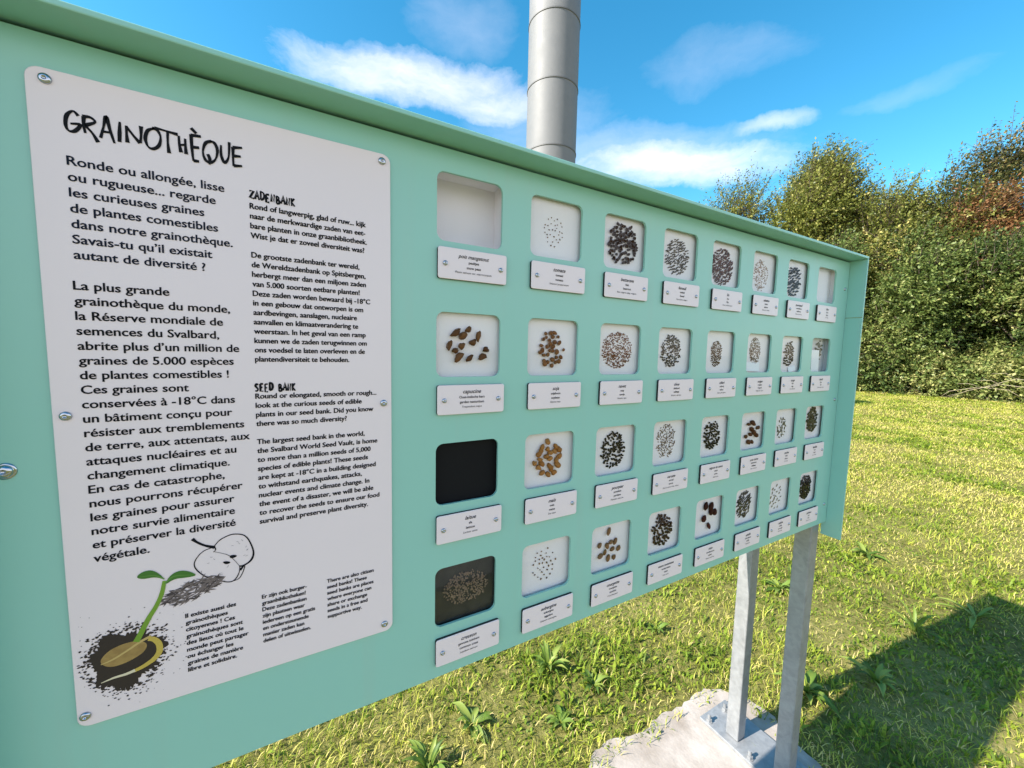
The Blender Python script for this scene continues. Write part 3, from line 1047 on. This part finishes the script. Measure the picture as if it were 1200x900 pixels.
def scatter(n, rx, rz, seed, dmin):
    r_ = random.Random(seed)
    pts = []
    if n <= 45:          # few seeds: spread evenly, as laid out by hand
        while len(pts) < n:
            best, bd = None, -1
            for _ in range(9):
                a, d = r_.uniform(0, 2 * math.pi), math.sqrt(r_.random())
                q = (rx * d * math.cos(a), rz * d * math.sin(a))
                dd = min([((q[0] - p[0]) ** 2 + (q[1] - p[1]) ** 2) for p in pts], default=1) * r_.uniform(.7, 1)
                if dd > bd:
                    best, bd = q, dd
            pts.append(best)
        return pts
    tries = 0
    while len(pts) < n and tries < n * 60:
        tries += 1
        t, s = r_.uniform(-1, 1), r_.uniform(-1, 1)
        if t * t + s * s > 1 + r_.gauss(0, .06):
            continue
        x, z = t * rx, s * rz
        if all((x - a) ** 2 + (z - b_) ** 2 > dmin * dmin for a, b_ in pts):
            pts.append((x, z))
        elif tries % 30 == 0:
            dmin *= .93
    return pts


def tray(r, k):
    key = (r, k)
    zc = WINZ[r]
    deep = key in ((0, 0), (0, 7), (1, 7))
    yb = .30 if key == (0, 0) else (.11 if deep else .068)
    label = TR[key][0] if key in TR else BLANK[key]
    t = empty("seed_tray", U(k, yb, zc - .36), label, "seed tray", "seed trays behind the windows")
    bmat = GREYBOARD if key == (1, 7) else DARKBOARD if key == (2, 0) else BROWNBOARD if key == (3, 0) else BOARD
    b = MB()
    b.box(U(k - .40, yb, zc - .37), U(k + .40, yb + .02, zc + .37))
    if deep:
        for x0, x1, z0, z1 in ((-.40, -.385, -.37, .37), (.385, .40, -.37, .37), (-.384, .384, -.37, -.355), (-.384, .384, .355, .37)):
            b.box(U(k + x0, .044, zc + z0), U(k + x1, yb - .001, zc + z1))
    b.build("tray_board", bmat, t)
    inv = wm(t).inverted()

    def slip(x0, x1, z0, z1, dy, tilt):
        s = MB()
        a = [Vector(((x0 + x1) / 2, 0, (z0 + z1) / 2)) + Matrix.Rotation(tilt, 3, 'Y') @ Vector(((x - (x0 + x1) / 2), 0, z - (z0 + z1) / 2))
             for x, z in ((x0, z0), (x1, z0), (x1, z1), (x0, z1))]
        s.add([U(p.x, yb - dy - (.012 if i < 2 else 0), p.z) for i, p in enumerate(a)] + [U(p.x, yb - dy - (.012 if i < 2 else 0) + .004, p.z) for i, p in enumerate(a)],
              [(0, 1, 2, 3), (7, 6, 5, 4), (0, 4, 5, 1), (1, 5, 6, 2), (2, 6, 7, 3), (3, 7, 4, 0)])
        s.build("paper_slip", SLIP, t)

    def place_seeds(n, lo, wd, ca, cb, rx, rz, dx, dz, ang, bump, seed):
        g_ = SCALE.get((r, k), 1.4)
        lo, wd = lo * g_, wd * g_
        ca = (ca[0] * 1.15, ca[1] * .85, ca[2] * .7)
        cb = (cb[0] * .95, cb[1] * .75, cb[2] * .6)
        m = seed_mat("seed_coat", ca, cb)
        pts = scatter(n, rx, rz, seed, max(lo * .95, wd * 1.1) if n < 160 else wd * .8)
        r_ = random.Random(seed * 3 + 1)
        sub = 2 if lo > .03 else 1
        var = [ell_mesh("seed", lo * .5 * f, wd * .42 * g, wd * .5 * g, m, bump, seed * 5 + i, sub, .25) for i, (f, g) in enumerate(((1, 1), (1.15, .92), (.82, .9), (.95, 1.12)))]
        tf = []
        for x, z in pts:
            a = r_.uniform(0, 2 * math.pi) if ang is None else ang + r_.gauss(0, .3)
            s = c * r_.uniform(.85, 1.18)
            Mx = (Matrix.Translation(U(k + dx + x, yb - wd * .40, zc + dz + z)) @ Matrix.Rotation(-a, 4, 'Y') @ Matrix.Rotation(r_.uniform(0, 6), 4, 'X') @ Matrix.Diagonal((s, s, s, 1)))
            tf.append((Mx, var[r_.randrange(4)]))
        lim = 100
        for Mx, me_ in tf[:lim]:
            o_ = bpy.data.objects.new("seed", me_)
            COL.objects.link(o_)
            o_.parent = t
            o_.matrix_basis = inv @ Mx
        if len(tf) > lim:
            big = MB()
            for Mx, me_ in tf[lim:]:
                Mi = inv @ Mx
                big.add([Mi @ v.co for v in me_.vertices], [tuple(p.vertices) for p in me_.polygons])
            me2 = bpy.data.meshes.new("more_seeds")
            me2.from_pydata(big.v, [], big.f)
            me2.materials.append(m)
            me2.polygons.foreach_set('use_smooth', [True] * len(me2.polygons))
            o_ = bpy.data.objects.new("more_seeds", me2)
            COL.objects.link(o_)
            o_.parent = t
            o_['kind'] = 'stuff'

    if key in TR:
        place_seeds(*TR[key][1:], seed=r * 8 + k + 1)
    if key == (1, 5):
        slip(k - .24, k + .12, zc - .29, zc - .15, .010, .03)
    if key == (1, 6):
        slip(k + .02, k + .24, zc - .30, zc - .21, .010, -.2)
    if key == (1, 7):
        place_seeds(24, .040, .024, (.03, .05, .045), (.10, .13, .12), .12, .2, .14, .08, None, .1, 91)
        slip(k - .19, k + .09, zc - .31, zc + .09, .045, .0)


for r in range(4):
    for k in range(8):
        tray(r, k)

# ------------------------------------------------------------------ tall pole behind the board
PX, PY = M.translation.x + 8 * math.cos(math.radians(56.3)), M.translation.y + 8 * math.sin(math.radians(56.3))
pole = empty("tall_pole", (PX, PY, 0), "tall pale round metal pole with ring seams rising behind the green board", "pole")
R = .487
b = MB()
n = 64
H = 8.6
prof = [(0.0, R + .12), (.05, R + .12), (.051, R)]
ringz = [z for z in np.arange(.55, H - .2, 1.17)]
for z in ringz:
    prof += [(z, R)]
prof += [(H - .01, R), (H, R - .02), (H, .001)]
vs = [(rr * math.cos(2 * math.pi * k / n), rr * math.sin(2 * math.pi * k / n), z) for z, rr in prof for k in range(n)]
fs = [(i * n + k, i * n + (k + 1) % n, (i + 1) * n + (k + 1) % n, (i + 1) * n + k) for i in range(len(prof) - 1) for k in range(n)]
b.add([(x + PX, y + PY, z) for x, y, z in vs], fs)
o = b.build("pole_shaft", POLE, pole, smooth=True, origin=(PX, PY, 0))
for z in ringz:
    b = MB()
    vs = []
    for zz, rq in ((z - .016, R + .001), (z - .013, R + .010), (z + .009, R + .010), (z + .013, R + .001)):
        vs += [((R * 0 + rq) * math.cos(2 * math.pi * k / n) + PX, rq * math.sin(2 * math.pi * k / n) + PY, zz) for k in range(n)]
    b.add(vs, [(j * n + k, j * n + (k + 1) % n, (j + 1) * n + (k + 1) % n, (j + 1) * n + k) for j in range(3) for k in range(n)])
    b.build("ring_seam", SEAM, pole)

# ------------------------------------------------------------------ lawn blades


def np_mesh(name, verts, faces_idx, loop_tot, tint, mat_, parent=None):
    me = bpy.data.meshes.new(name)
    nv = len(verts)
    me.vertices.add(nv)
    me.vertices.foreach_set('co', verts.astype(np.float32).ravel())
    me.loops.add(len(faces_idx))
    me.loops.foreach_set('vertex_index', faces_idx.astype(np.int32))
    me.polygons.add(len(loop_tot))
    st = np.zeros(len(loop_tot), np.int32)
    st[1:] = np.cumsum(loop_tot)[:-1]
    me.polygons.foreach_set('loop_start', st)
    me.polygons.foreach_set('loop_total', loop_tot.astype(np.int32))
    a = me.attributes.new('tint', 'FLOAT', 'POINT')
    a.data.foreach_set('value', tint.astype(np.float32))
    me.materials.append(mat_)
    me.update()
    me.validate()
    return link(name, me, parent)


def vnoise(x, y, s, seed=0):
    """cheap smooth value noise, 0..1"""
    r_ = np.random.default_rng(seed)
    g = r_.random((64, 64))
    x, y = x / s, y / s
    xi, yi = np.floor(x).astype(int), np.floor(y).astype(int)
    fx, fy = x - xi, y - yi
    fx, fy = fx * fx * (3 - 2 * fx), fy * fy * (3 - 2 * fy)
    G = lambda i, j: g[i % 64, j % 64]
    return (G(xi, yi) * (1 - fx) + G(xi + 1, yi) * fx) * (1 - fy) + (G(xi, yi + 1) * (1 - fx) + G(xi + 1, yi + 1) * fx) * fy


def in_poly(x, y, poly):
    ins = np.zeros(len(x), bool)
    n = len(poly)
    for i in range(n):
        x0, y0 = poly[i]
        x1, y1 = poly[(i + 1) % n]
        cnd = ((y0 > y) != (y1 > y))
        t = (x1 - x0) * (y - y0) / ((y1 - y0) if y1 != y0 else 1e-9) + x0
        ins ^= cnd & (x < t)
    return ins


GRASS = leaf_mat("grass_blades", [(0.0, (0.055, 0.105, 0.012)), (0.35, (0.22, 0.305, 0.026)), (0.62, (0.47, 0.49, 0.062)), (0.80, (0.62, 0.54, 0.15)), (1.0, (0.60, 0.46, 0.23))], .55, .35, .25)


def grass():
    cx, cy = M.translation.x, M.translation.y
    X, Y, RR = [], [], []
    for r0, r1, a0, a1, dens in ((.9, 2.2, -30, 122, 7500), (2.2, 4, -25, 112, 5600), (4, 7, -20, 70, 3600), (7, 13, -14, 55, 1900), (13, 26, -10, 44, 720)):
        area = .5 * (r1 * r1 - r0 * r0) * math.radians(a1 - a0)
        n_ = int(area * dens)
        r_ = np.sqrt(rng.uniform(r0 * r0, r1 * r1, n_))
        a_ = np.radians(rng.uniform(a0, a1, n_))
        X.append(cx + r_ * np.cos(a_))
        Y.append(cy + r_ * np.sin(a_))
        RR.append(r_)
    X, Y, RR = map(np.concatenate, (X, Y, RR))
    padm = [(x * c, y * c) for x, y in pad]
    inner = [(6.4 * c + (x - 6.4 * c) * .84, .9 * c + (y - .9 * c) * .80) for x, y in padm]
    edge = in_poly(X, Y, padm) & ~in_poly(X, Y, inner)
    nz = vnoise(X, Y, .09, 6)
    keep = ~in_poly(X, Y, padm) | (rng.random(len(X)) < .006) | (edge & (nz > .36) & (rng.random(len(X)) < .85))
    keep &= Y > -1.5
    X, Y, RR = X[keep], Y[keep], RR[keep]
    n_ = len(X)
    dry = vnoise(X, Y, .60, 1) * .45 + vnoise(X, Y, .16, 2) * .35 + vnoise(X, Y, 1.9, 8) * .20
    wide = [(6.4 * c + (x - 6.4 * c) * 1.16, .9 * c + (y - .9 * c) * 1.3) for x, y in padm]
    dry = dry + .20 * in_poly(X, Y, wide) * (.4 + vnoise(X, Y, .2, 9))
    tuft = vnoise(X, Y, .11, 3) * .6 + vnoise(X, Y, .37, 4) * .4
    kind = rng.random(n_)
    far = np.clip((RR - 3) / 12, 0, 1)
    straw = kind < .08 + .48 * np.clip((dry - .42) * 3.2, 0, 1)
    broad = (kind > .97 - .40 * np.clip((.52 - dry) * 4, 0, 1)) & ~straw
    L = rng.uniform(.014, .038, n_) * (.45 + 1.7 * np.clip((tuft - .25) * 2, 0, 1)) * (1 + .35 * far)
    wd = rng.uniform(.0016, .0038, n_) * (1 + 2.9 * far)
    wd = np.where(broad, wd * 2.8, wd)
    L = np.where(broad, L * .8, L)
    L = np.where(straw, rng.uniform(.014, .042, n_) * (1 + .6 * far), L)
    lean = rng.uniform(.45, 1.45, n_)
    lean = np.where(straw, rng.uniform(.95, 1.25, n_), lean)
    az = rng.uniform(0, 2 * np.pi, n_)
    dirx, diry = np.cos(az), np.sin(az)
    px, py = -diry, dirx
    tw = rng.uniform(-.6, .6, n_)
    bx, by = px * np.cos(tw), py * np.cos(tw)
    z0 = np.where(straw, rng.uniform(.004, .022, n_), 0)
    h1, r1 = L * .55 * np.cos(lean * .6), L * .55 * np.sin(lean * .6)
    h2, r2 = h1 + L * .5 * np.cos(lean * 1.25), r1 + L * .5 * np.sin(lean * 1.25)
    h2 = np.maximum(h2, .004)
    V = np.zeros((n_, 5, 3))
    w1 = np.where(broad, wd * 1.25, wd * .9)
    for j, (rad, hh, ww, sgn) in enumerate(((0, 0, wd, -1), (0, 0, wd, 1), (r1, h1, w1, 1), (r1, h1, w1, -1), (r2, h2, 0, 0))):
        V[:, j, 0] = X + dirx * rad + bx * ww * sgn * .5
        V[:, j, 1] = Y + diry * rad + by * ww * sgn * .5
        V[:, j, 2] = z0 + hh + np.sin(tw) * ww * sgn * .5
    base = np.arange(n_) * 5
    F = np.stack([base, base + 1, base + 2, base + 3, base + 3, base + 2, base + 4], 1).ravel()
    LT = np.tile([4, 3], n_)
    tint = np.clip(rng.normal(.42, .19, n_) + (dry - .48) * 1.1 + .10 * far, 0, .70)
    tint = np.where(straw, rng.uniform(.70, 1.0, n_), tint)
    tint = np.where(broad & ~straw, np.clip(rng.normal(.30, .12, n_), .02, .6), tint)
    o_ = np_mesh("grass", V.reshape(-1, 3), F, LT, np.repeat(tint, 5), GRASS)
    tag(o_, "short dry mown grass blades covering the lawn", "grass", kind='stuff')


grass()

# ------------------------------------------------------------------ leafy weeds
WEED = leaf_mat("weed_leaf", [(0.0, (0.05, 0.10, 0.014)), (0.5, (0.13, 0.215, 0.028)), (1.0, (0.28, 0.34, 0.07))], .5, .3, .4)


def weed(x, y, size, nleaf, up, label, narrow=.2, seed=1):
    size *= .78
    nleaf = int(nleaf * 1.35)
    r_ = np.random.default_rng(seed)
    t = empty("leafy_weed", (x, y, 0), label, "weed", "leafy weeds in the lawn")
    VS, FS, LT, TI = [], [], [], []
    o_ = 0
    for i in range(nleaf):
        az = i * 2.399 + r_.normal(0, .25)
        L = size * r_.uniform(.55, 1.1)
        el = np.clip(r_.normal(up, .22), .12, 1.45)
        wd = L * narrow * r_.uniform(.8, 1.2)
        d = np.array([math.cos(az), math.sin(az), 0])
        s = np.array([-math.sin(az), math.cos(az), 0])
        p = np.array([x, y, .006]) + d * .006
        e = el
        seg = 7
        tint = np.clip(r_.normal(.5, .28), 0, 1)
        for k in range(seg + 1):
            u = k / seg
            w_ = wd * (math.sin(math.pi * min(1, u * .86 + .12)) ** .8) * (1 - u ** 6) + .0012
            lift = np.array([0, 0, w_ * .35])
            wob = .12 * w_ * math.sin(9 * u + i)
            VS += [p - s * (w_ + wob) * .5 + lift, p, p + s * (w_ - wob) * .5 + lift]
            TI += [tint, min(tint + .25, 1), tint]
            p = p + (d * math.cos(e) + np.array([0, 0, math.sin(e)])) * L / seg
            e -= (.16 + .10 * r_.random()) * (1.2 if u > .3 else .5)
            p[2] = max(p[2], .006)
        for k in range(seg):
            a = o_ + k * 3
            FS += [a, a + 1, a + 4, a + 3, a + 1, a + 2, a + 5, a + 4]
            LT += [4, 4]
        o_ += (seg + 1) * 3
    ob = np_mesh("leaves", np.array(VS), np.array(FS), np.array(LT), np.array(TI), WEED, t)
    ob.data.polygons.foreach_set('use_smooth', [True] * len(ob.data.polygons))


WEEDS = []  # filled below: x, y, size, leaves, up, label, narrow
WEEDS += [
    (0.13, .62, .15, 15, 1.0, "bright upright broad leaf tuft in the grass below the text panel, nearest to the viewer", .16),
    (0.32, .70, .14, 9, .45, "flat rosette of broad plantain leaves in the grass beneath the lower text panel corner", .30),
    (0.72, .78, .15, 17, 1.0, "tall bright green leaf tuft in the grass beneath the aubergine plate", .17),
    (0.62, .55, .09, 9, .5, "small low rosette in the dry grass below the dark glazed window", .28),
    (0.84, .62, .10, 12, .8, "small weed in the dry grass left of the concrete pad", .22),
    (1.62, .18, .17, 12, .75, "leafy weed in the board's shadow just right of the front post", .24),
    (1.95, .06, .17, 10, .9, "tall leafy weed deep in the board's shadow on the lawn", .20),
    (2.55, .10, .22, 9, .95, "long bladed tuft in the middle of the shadow, right of the posts", .09),
    (3.0, -.02, .22, 8, .6, "long leaning leaf weed at the far right end of the shadow", .11),
    (2.3, .62, .14, 10, .5, "broad low weed in sunny grass right of the green side plate", .26),
    (3.3, .55, .17, 12, .5, "dark low rosette in the sunlit lawn beyond the shadow tip", .24),
    (1.35, .72, .10, 8, .7, "little weed sprouting at the far edge of the concrete pad", .28)]
for i, wv in enumerate(WEEDS):
    weed(*wv, seed=20 + i)

# ------------------------------------------------------------------ hedge and trees
BARK = mat("brown_bark", (0.085, 0.06, 0.042), 0.9, noise=(14, .8, (.15, .12, .09)))
OLIVE = [(0.0, (0.048, 0.068, 0.014)), (0.4, (0.150, 0.178, 0.036)), (0.75, (0.32, 0.325, 0.075)), (1.0, (0.54, 0.46, 0.16))]
FRESH = [(0.0, (0.038, 0.070, 0.022)), (0.4, (0.118, 0.172, 0.044)), (0.75, (0.255, 0.300, 0.086)), (1.0, (0.46, 0.44, 0.17))]
RUST = [(0.0, (0.08, 0.045, 0.018)), (0.4, (0.23, 0.105, 0.042)), (0.7, (0.30, 0.15, 0.065)), (1.0, (0.28, 0.25, 0.07))]
DUSK = [(0.0, (0.024, 0.036, 0.016)), (0.4, (0.062, 0.080, 0.030)), (0.75, (0.15, 0.145, 0.045)), (1.0, (0.32, 0.23, 0.08))]
LM = {k: leaf_mat("leaves_" + k, v,   .45, .36, .3) for k, v in dict(olive=OLIVE, fresh=FRESH, rust=RUST, dusk=DUSK).items()}


def tree(name, label, cat, group, az, dist, h, rad, kind, nleaf, z0=0.0, wisp=.0, seed=0, lsize=.125, squash=1.0, lean=0.25):
    """crown of twigs carrying single leaves, over a trunk with limbs. az/dist seen from the path, h total height"""
    r_ = np.random.default_rng(100 + seed)
    bx = M.translation.x + dist * math.cos(math.radians(az))
    by = M.translation.y + dist * math.sin(math.radians(az))
    t = empty(name, (bx, by, 0), label, cat, group)
    # lobes of the crown
    nl = 34
    zc = (z0 + h) / 2
    hz = (h - z0) / 2
    lob = []
    for i in range(nl):
        u = r_.uniform(-1, 1)
        a = r_.uniform(0, 2 * np.pi)
        rr = math.sqrt(max(0, 1 - abs(u) ** 3.2)) * r_.uniform(.3, .85) * (1 - (.10 * (u + 1) if z0 > 0 else 0))
        lob.append((bx + rad * rr * math.cos(a), by + rad * squash * rr * math.sin(a) - lean * (u + 1) * .5 * rad * .6, zc + hz * u * .80, r_.uniform(.26, .44) * min(rad, hz)))
    if z0 == 0:
        for i in range(14):
            a = r_.uniform(0, 2 * np.pi)
            lob.append((bx + rad * .75 * math.cos(a), by + rad * .9 * math.sin(a), r_.uniform(.25, .9), r_.uniform(.55, .8)))
    lob.append((bx, by - lean * rad * .4, z0 + (h - z0) * .80, .34 * min(rad, hz)))
    # trunk and limbs
    tb = MB()
    tb.tube([(bx, by, -.05), (bx + .05, by, h * .2), (bx - .03, by + .04, h * .45), (bx, by - lean * rad * .3, h * .78)], [.035 * h ** .8, .028 * h ** .8, .018 * h ** .8, .01], 7)
    for (lx, ly, lz, lr) in lob:
        zs = max(.15, lz - rad * r_.uniform(.5, .9))
        zs = min(zs, h * .7)
        p0 = Vector((bx, by, zs))
        p2 = Vector((lx, ly, lz))
        p1 = (p0 + p2) / 2 + Vector((r_.normal(0, .15), r_.normal(0, .15), .25))
        tb.tube([p0, p1, p2], [.05, .032, .012], 5, False)
    # twigs
    nper = 13
    nleaf = int(nleaf * 2.9)
    ntw = nleaf // nper
    w = np.array([l[3] ** 2 for l in lob])
    li = r_.choice(len(lob), ntw, p=w / w.sum())
    LB = np.array(lob)[li]
    d = r_.normal(0, 1, (ntw, 3))
    d[:, 2] += .25
    d /= np.linalg.norm(d, axis=1)[:, None]
    shell = (1 - .55 * r_.random(ntw) ** 1.6)
    base = LB[:, :3] + d * (LB[:, 3] * shell)[:, None]
    base[:, 2] = np.clip(base[:, 2], .05, None)
    td = d * .8 + r_.normal(0, .45, (ntw, 3)) + np.array([0, -.35 * (1 + lean), .35])
    topness = np.clip((base[:, 2] - z0 - (h - z0) * .62) / (h * .38), 0, 1)
    td[:, 2] += topness * .9
    td /= np.linalg.norm(td, axis=1)[:, None]
    tl = r_.uniform(.25, .6, ntw) * (1 + wisp * topness * 2.2)
    for i in np.nonzero((r_.random(ntw) < .10) | ((topness > .35) & (r_.random(ntw) < .55)))[0]:
        p = Vector(base[i])
        q = p + Vector(td[i]) * float(tl[i])
        tb.tube([p - Vector(td[i]) * .25, (p + q) / 2 + Vector((0, 0, .02)), q], [.012, .008, .003], 3, False)
    tb.build("trunk", BARK, t, smooth=True)
    n_ = ntw * nper
    ti = np.repeat(np.arange(ntw), nper)
    u = np.tile(np.linspace(.05, 1.05, nper), ntw)
    P = base[ti] + td[ti] * (tl[ti] * u)[:, None] + r_.normal(0, .035, (n_, 3))
    P[:, 2] -= .08 * u * u * tl[ti]
    P[:, 2] = np.maximum(P[:, 2], .03)
    ld = td[ti] * .5 + r_.normal(0, .65, (n_, 3)) + np.array([0, -.25, -.15])
    ld /= np.linalg.norm(ld, axis=1)[:, None]
    nn = r_.normal(0, .55, (n_, 3)) + np.array([0, 0, .8])
    sd = np.cross(ld, nn)
    sd /= np.linalg.norm(sd, axis=1)[:, None]
    up = np.cross(sd, ld)
    Ls = lsize * r_.uniform(.6, 1.25, n_)
    Wd = Ls * r_.uniform(.38, .62, n_)
    V = np.zeros((n_, 4, 3))
    V[:, 0] = P
    V[:, 1] = P + ld * (Ls * .5)[:, None] + sd * (Wd * .5)[:, None] + up * (Ls * .08)[:, None]
    V[:, 2] = P + ld * Ls[:, None] - up * (Ls * .10)[:, None]
    V[:, 3] = P + ld * (Ls * .5)[:, None] - sd * (Wd * .5)[:, None] + up * (Ls * .08)[:, None]
    F = np.arange(n_ * 4)
    LT = np.full(n_, 4)
    lt = r_.normal(0, .20, len(lob))
    tint = np.clip(r_.normal(.50, .17, n_) + lt[li][ti] + r_.normal(0, .08, ntw)[ti], 0, 1)
    np_mesh("crown", V.reshape(-1, 3), F, LT, np.repeat(tint, 4), LM[kind], t)


G1 = "trees rising above the hedgerow"
G2 = "bushes of the hedgerow at the lawn's far edge"
TREES = [
    ("hedgerow_tree", "wispy olive tree with long bare twigs, just above the board's right half", "tree", G1, 32.5, 25.5, 10.2, 1.9, 'olive', 6000, 2.0, 1.9, 1),
    ("hedgerow_tree", "tall olive green tree with a pointed windblown crown against the sky", "tree", G1, 24.5, 25.5, 11.1, 2.5, 'olive', 36000, 1.0, 1.1, 2),
    ("hedgerow_tree", "tall dark leaved airy tree at the right, behind the rust coloured bush", "tree", G1, 10.9, 27.0, 10.8, 2.4, 'dusk', 12000, 3.0, .8, 3),
    ("hedgerow_tree", "shorter yellowish olive tree between the pointed tree and the rust bush", "tree", G1, 18.0, 25.5, 8.8, 2.5, 'olive', 27000, .3, 1.0, 4),
    ("hedgerow_tree", "dark airy tree at the far right border of the view", "tree", G1, 5.0, 27.5, 9.8, 2.4, 'dusk', 11000, 3.0, .8, 5),
    ("rusty_bush", "rust brown bush high in the hedgerow in front of the dark tree", "bush", G1, 12.0, 24.8, 7.6, 1.9, 'rust', 5200, 3.6, .8, 6),
    ("hedge_bush", "olive bush at the hedgerow's visible left end, next to the board's side plate", "bush", G2, 22.2, 23.8, 6.9, 2.2, 'fresh', 22000, 0.0, .25, 7),
    ("hedge_bush", "dense green bush left of the middle of the hedgerow, below the yellowish tree", "bush", G2, 17.4, 23.8, 6.9, 2.3, 'fresh', 25000, 0.0, .25, 8),
    ("hedge_bush", "dense green bush right under the rust brown bush", "bush", G2, 12.6, 23.8, 6.2, 2.3, 'fresh', 25000, 0.0, .25, 9),
    ("hedge_bush", "green bush with pale lower twigs at the right end of the hedgerow in view", "bush", G2, 8.0, 23.6, 5.8, 2.2, 'fresh', 23000, 0.0, .25, 10),
    ("hedge_bush", "olive hedgerow bush mostly hidden behind the right end of the board", "bush", G2, 27.0, 24.2, 7.0, 2.4, 'olive', 16000, 0.0, .25, 11),
    ("hedge_bush", "hedgerow bush beyond the right border of the picture", "bush", G2, 3.4, 23.6, 6.2, 2.3, 'olive', 14000, 0.0, .25, 12),
    ("hedge_bush", "hedgerow bush hidden behind the board below the wispy tree", "bush", G2, 32.0, 24.4, 6.6, 2.4, 'olive', 9000, 0.0, .25, 13),
    ("hedge_bush", "rear hedgerow bush filling the gap under the dark airy trees at the right", "bush", G2, 10.2, 25.6, 6.6, 2.3, 'fresh', 15000, 0.0, .4, 15),
    ("hedge_bush", "rear hedgerow bush between the yellowish tree and the rust brown bush", "bush", G2, 15.0, 25.6, 8.2, 2.5, 'olive', 20000, 0.0, .6, 16),
    ("hedge_bush", "rear hedgerow bush between the pointed tree and the yellowish tree", "bush", G2, 20.8, 25.6, 8.6, 2.5, 'olive', 20000, 0.0, .6, 17),
    ("hedge_bush", "rear bush at the right border under the far right airy tree", "bush", G2, 6.0, 25.6, 6.6, 2.3, 'fresh', 12000, 0.0, .4, 18),
    ("hedge_bush", "low hedgerow bush hidden behind the middle of the board", "bush", G2, 38.0, 25.2, 6.0, 2.5, 'fresh', 6000, 0.0, .25, 14),
]
for a in TREES:
    tree(*a[:12], seed=a[12])

# pale dry bramble canes arching out of the hedge foot
CANE = mat("pale_dry_cane", (.36, .30, .20), .7)
for i, (az0, sp) in enumerate(((9.0, 1.0), (8.2, 1.35), (10.2, .8))):
    bx = M.translation.x + 21.2 * math.cos(math.radians(az0))
    by = M.translation.y + 21.2 * math.sin(math.radians(az0))
    b = MB()
    b.tube([(bx + .5, by - .9, .05), (bx + .1, by - .5, .55 * sp), (bx - .1, by + .1, .62 * sp), (bx - .15, by + .8, .35 * sp), (bx - .2, by + 1.25 * sp, .04)], [.010, .009, .008, .007, .004], 6)
    b.tube([(bx - .1, by + .1, .62 * sp), (bx - .3, by + .3, .75 * sp), (bx - .35, by + .6, .72 * sp)], [.009, .007, .003], 5)
    tag(b.build("bramble_cane", CANE, None, True, origin=(bx, by, 0)),
        ["middle pale dry cane arching out of the hedge foot at the right", "rightmost and highest pale dry cane arching from the hedge foot", "leftmost and lowest pale dry cane bent to the lawn by the hedge"][i], "cane", "dry canes at the hedge foot")
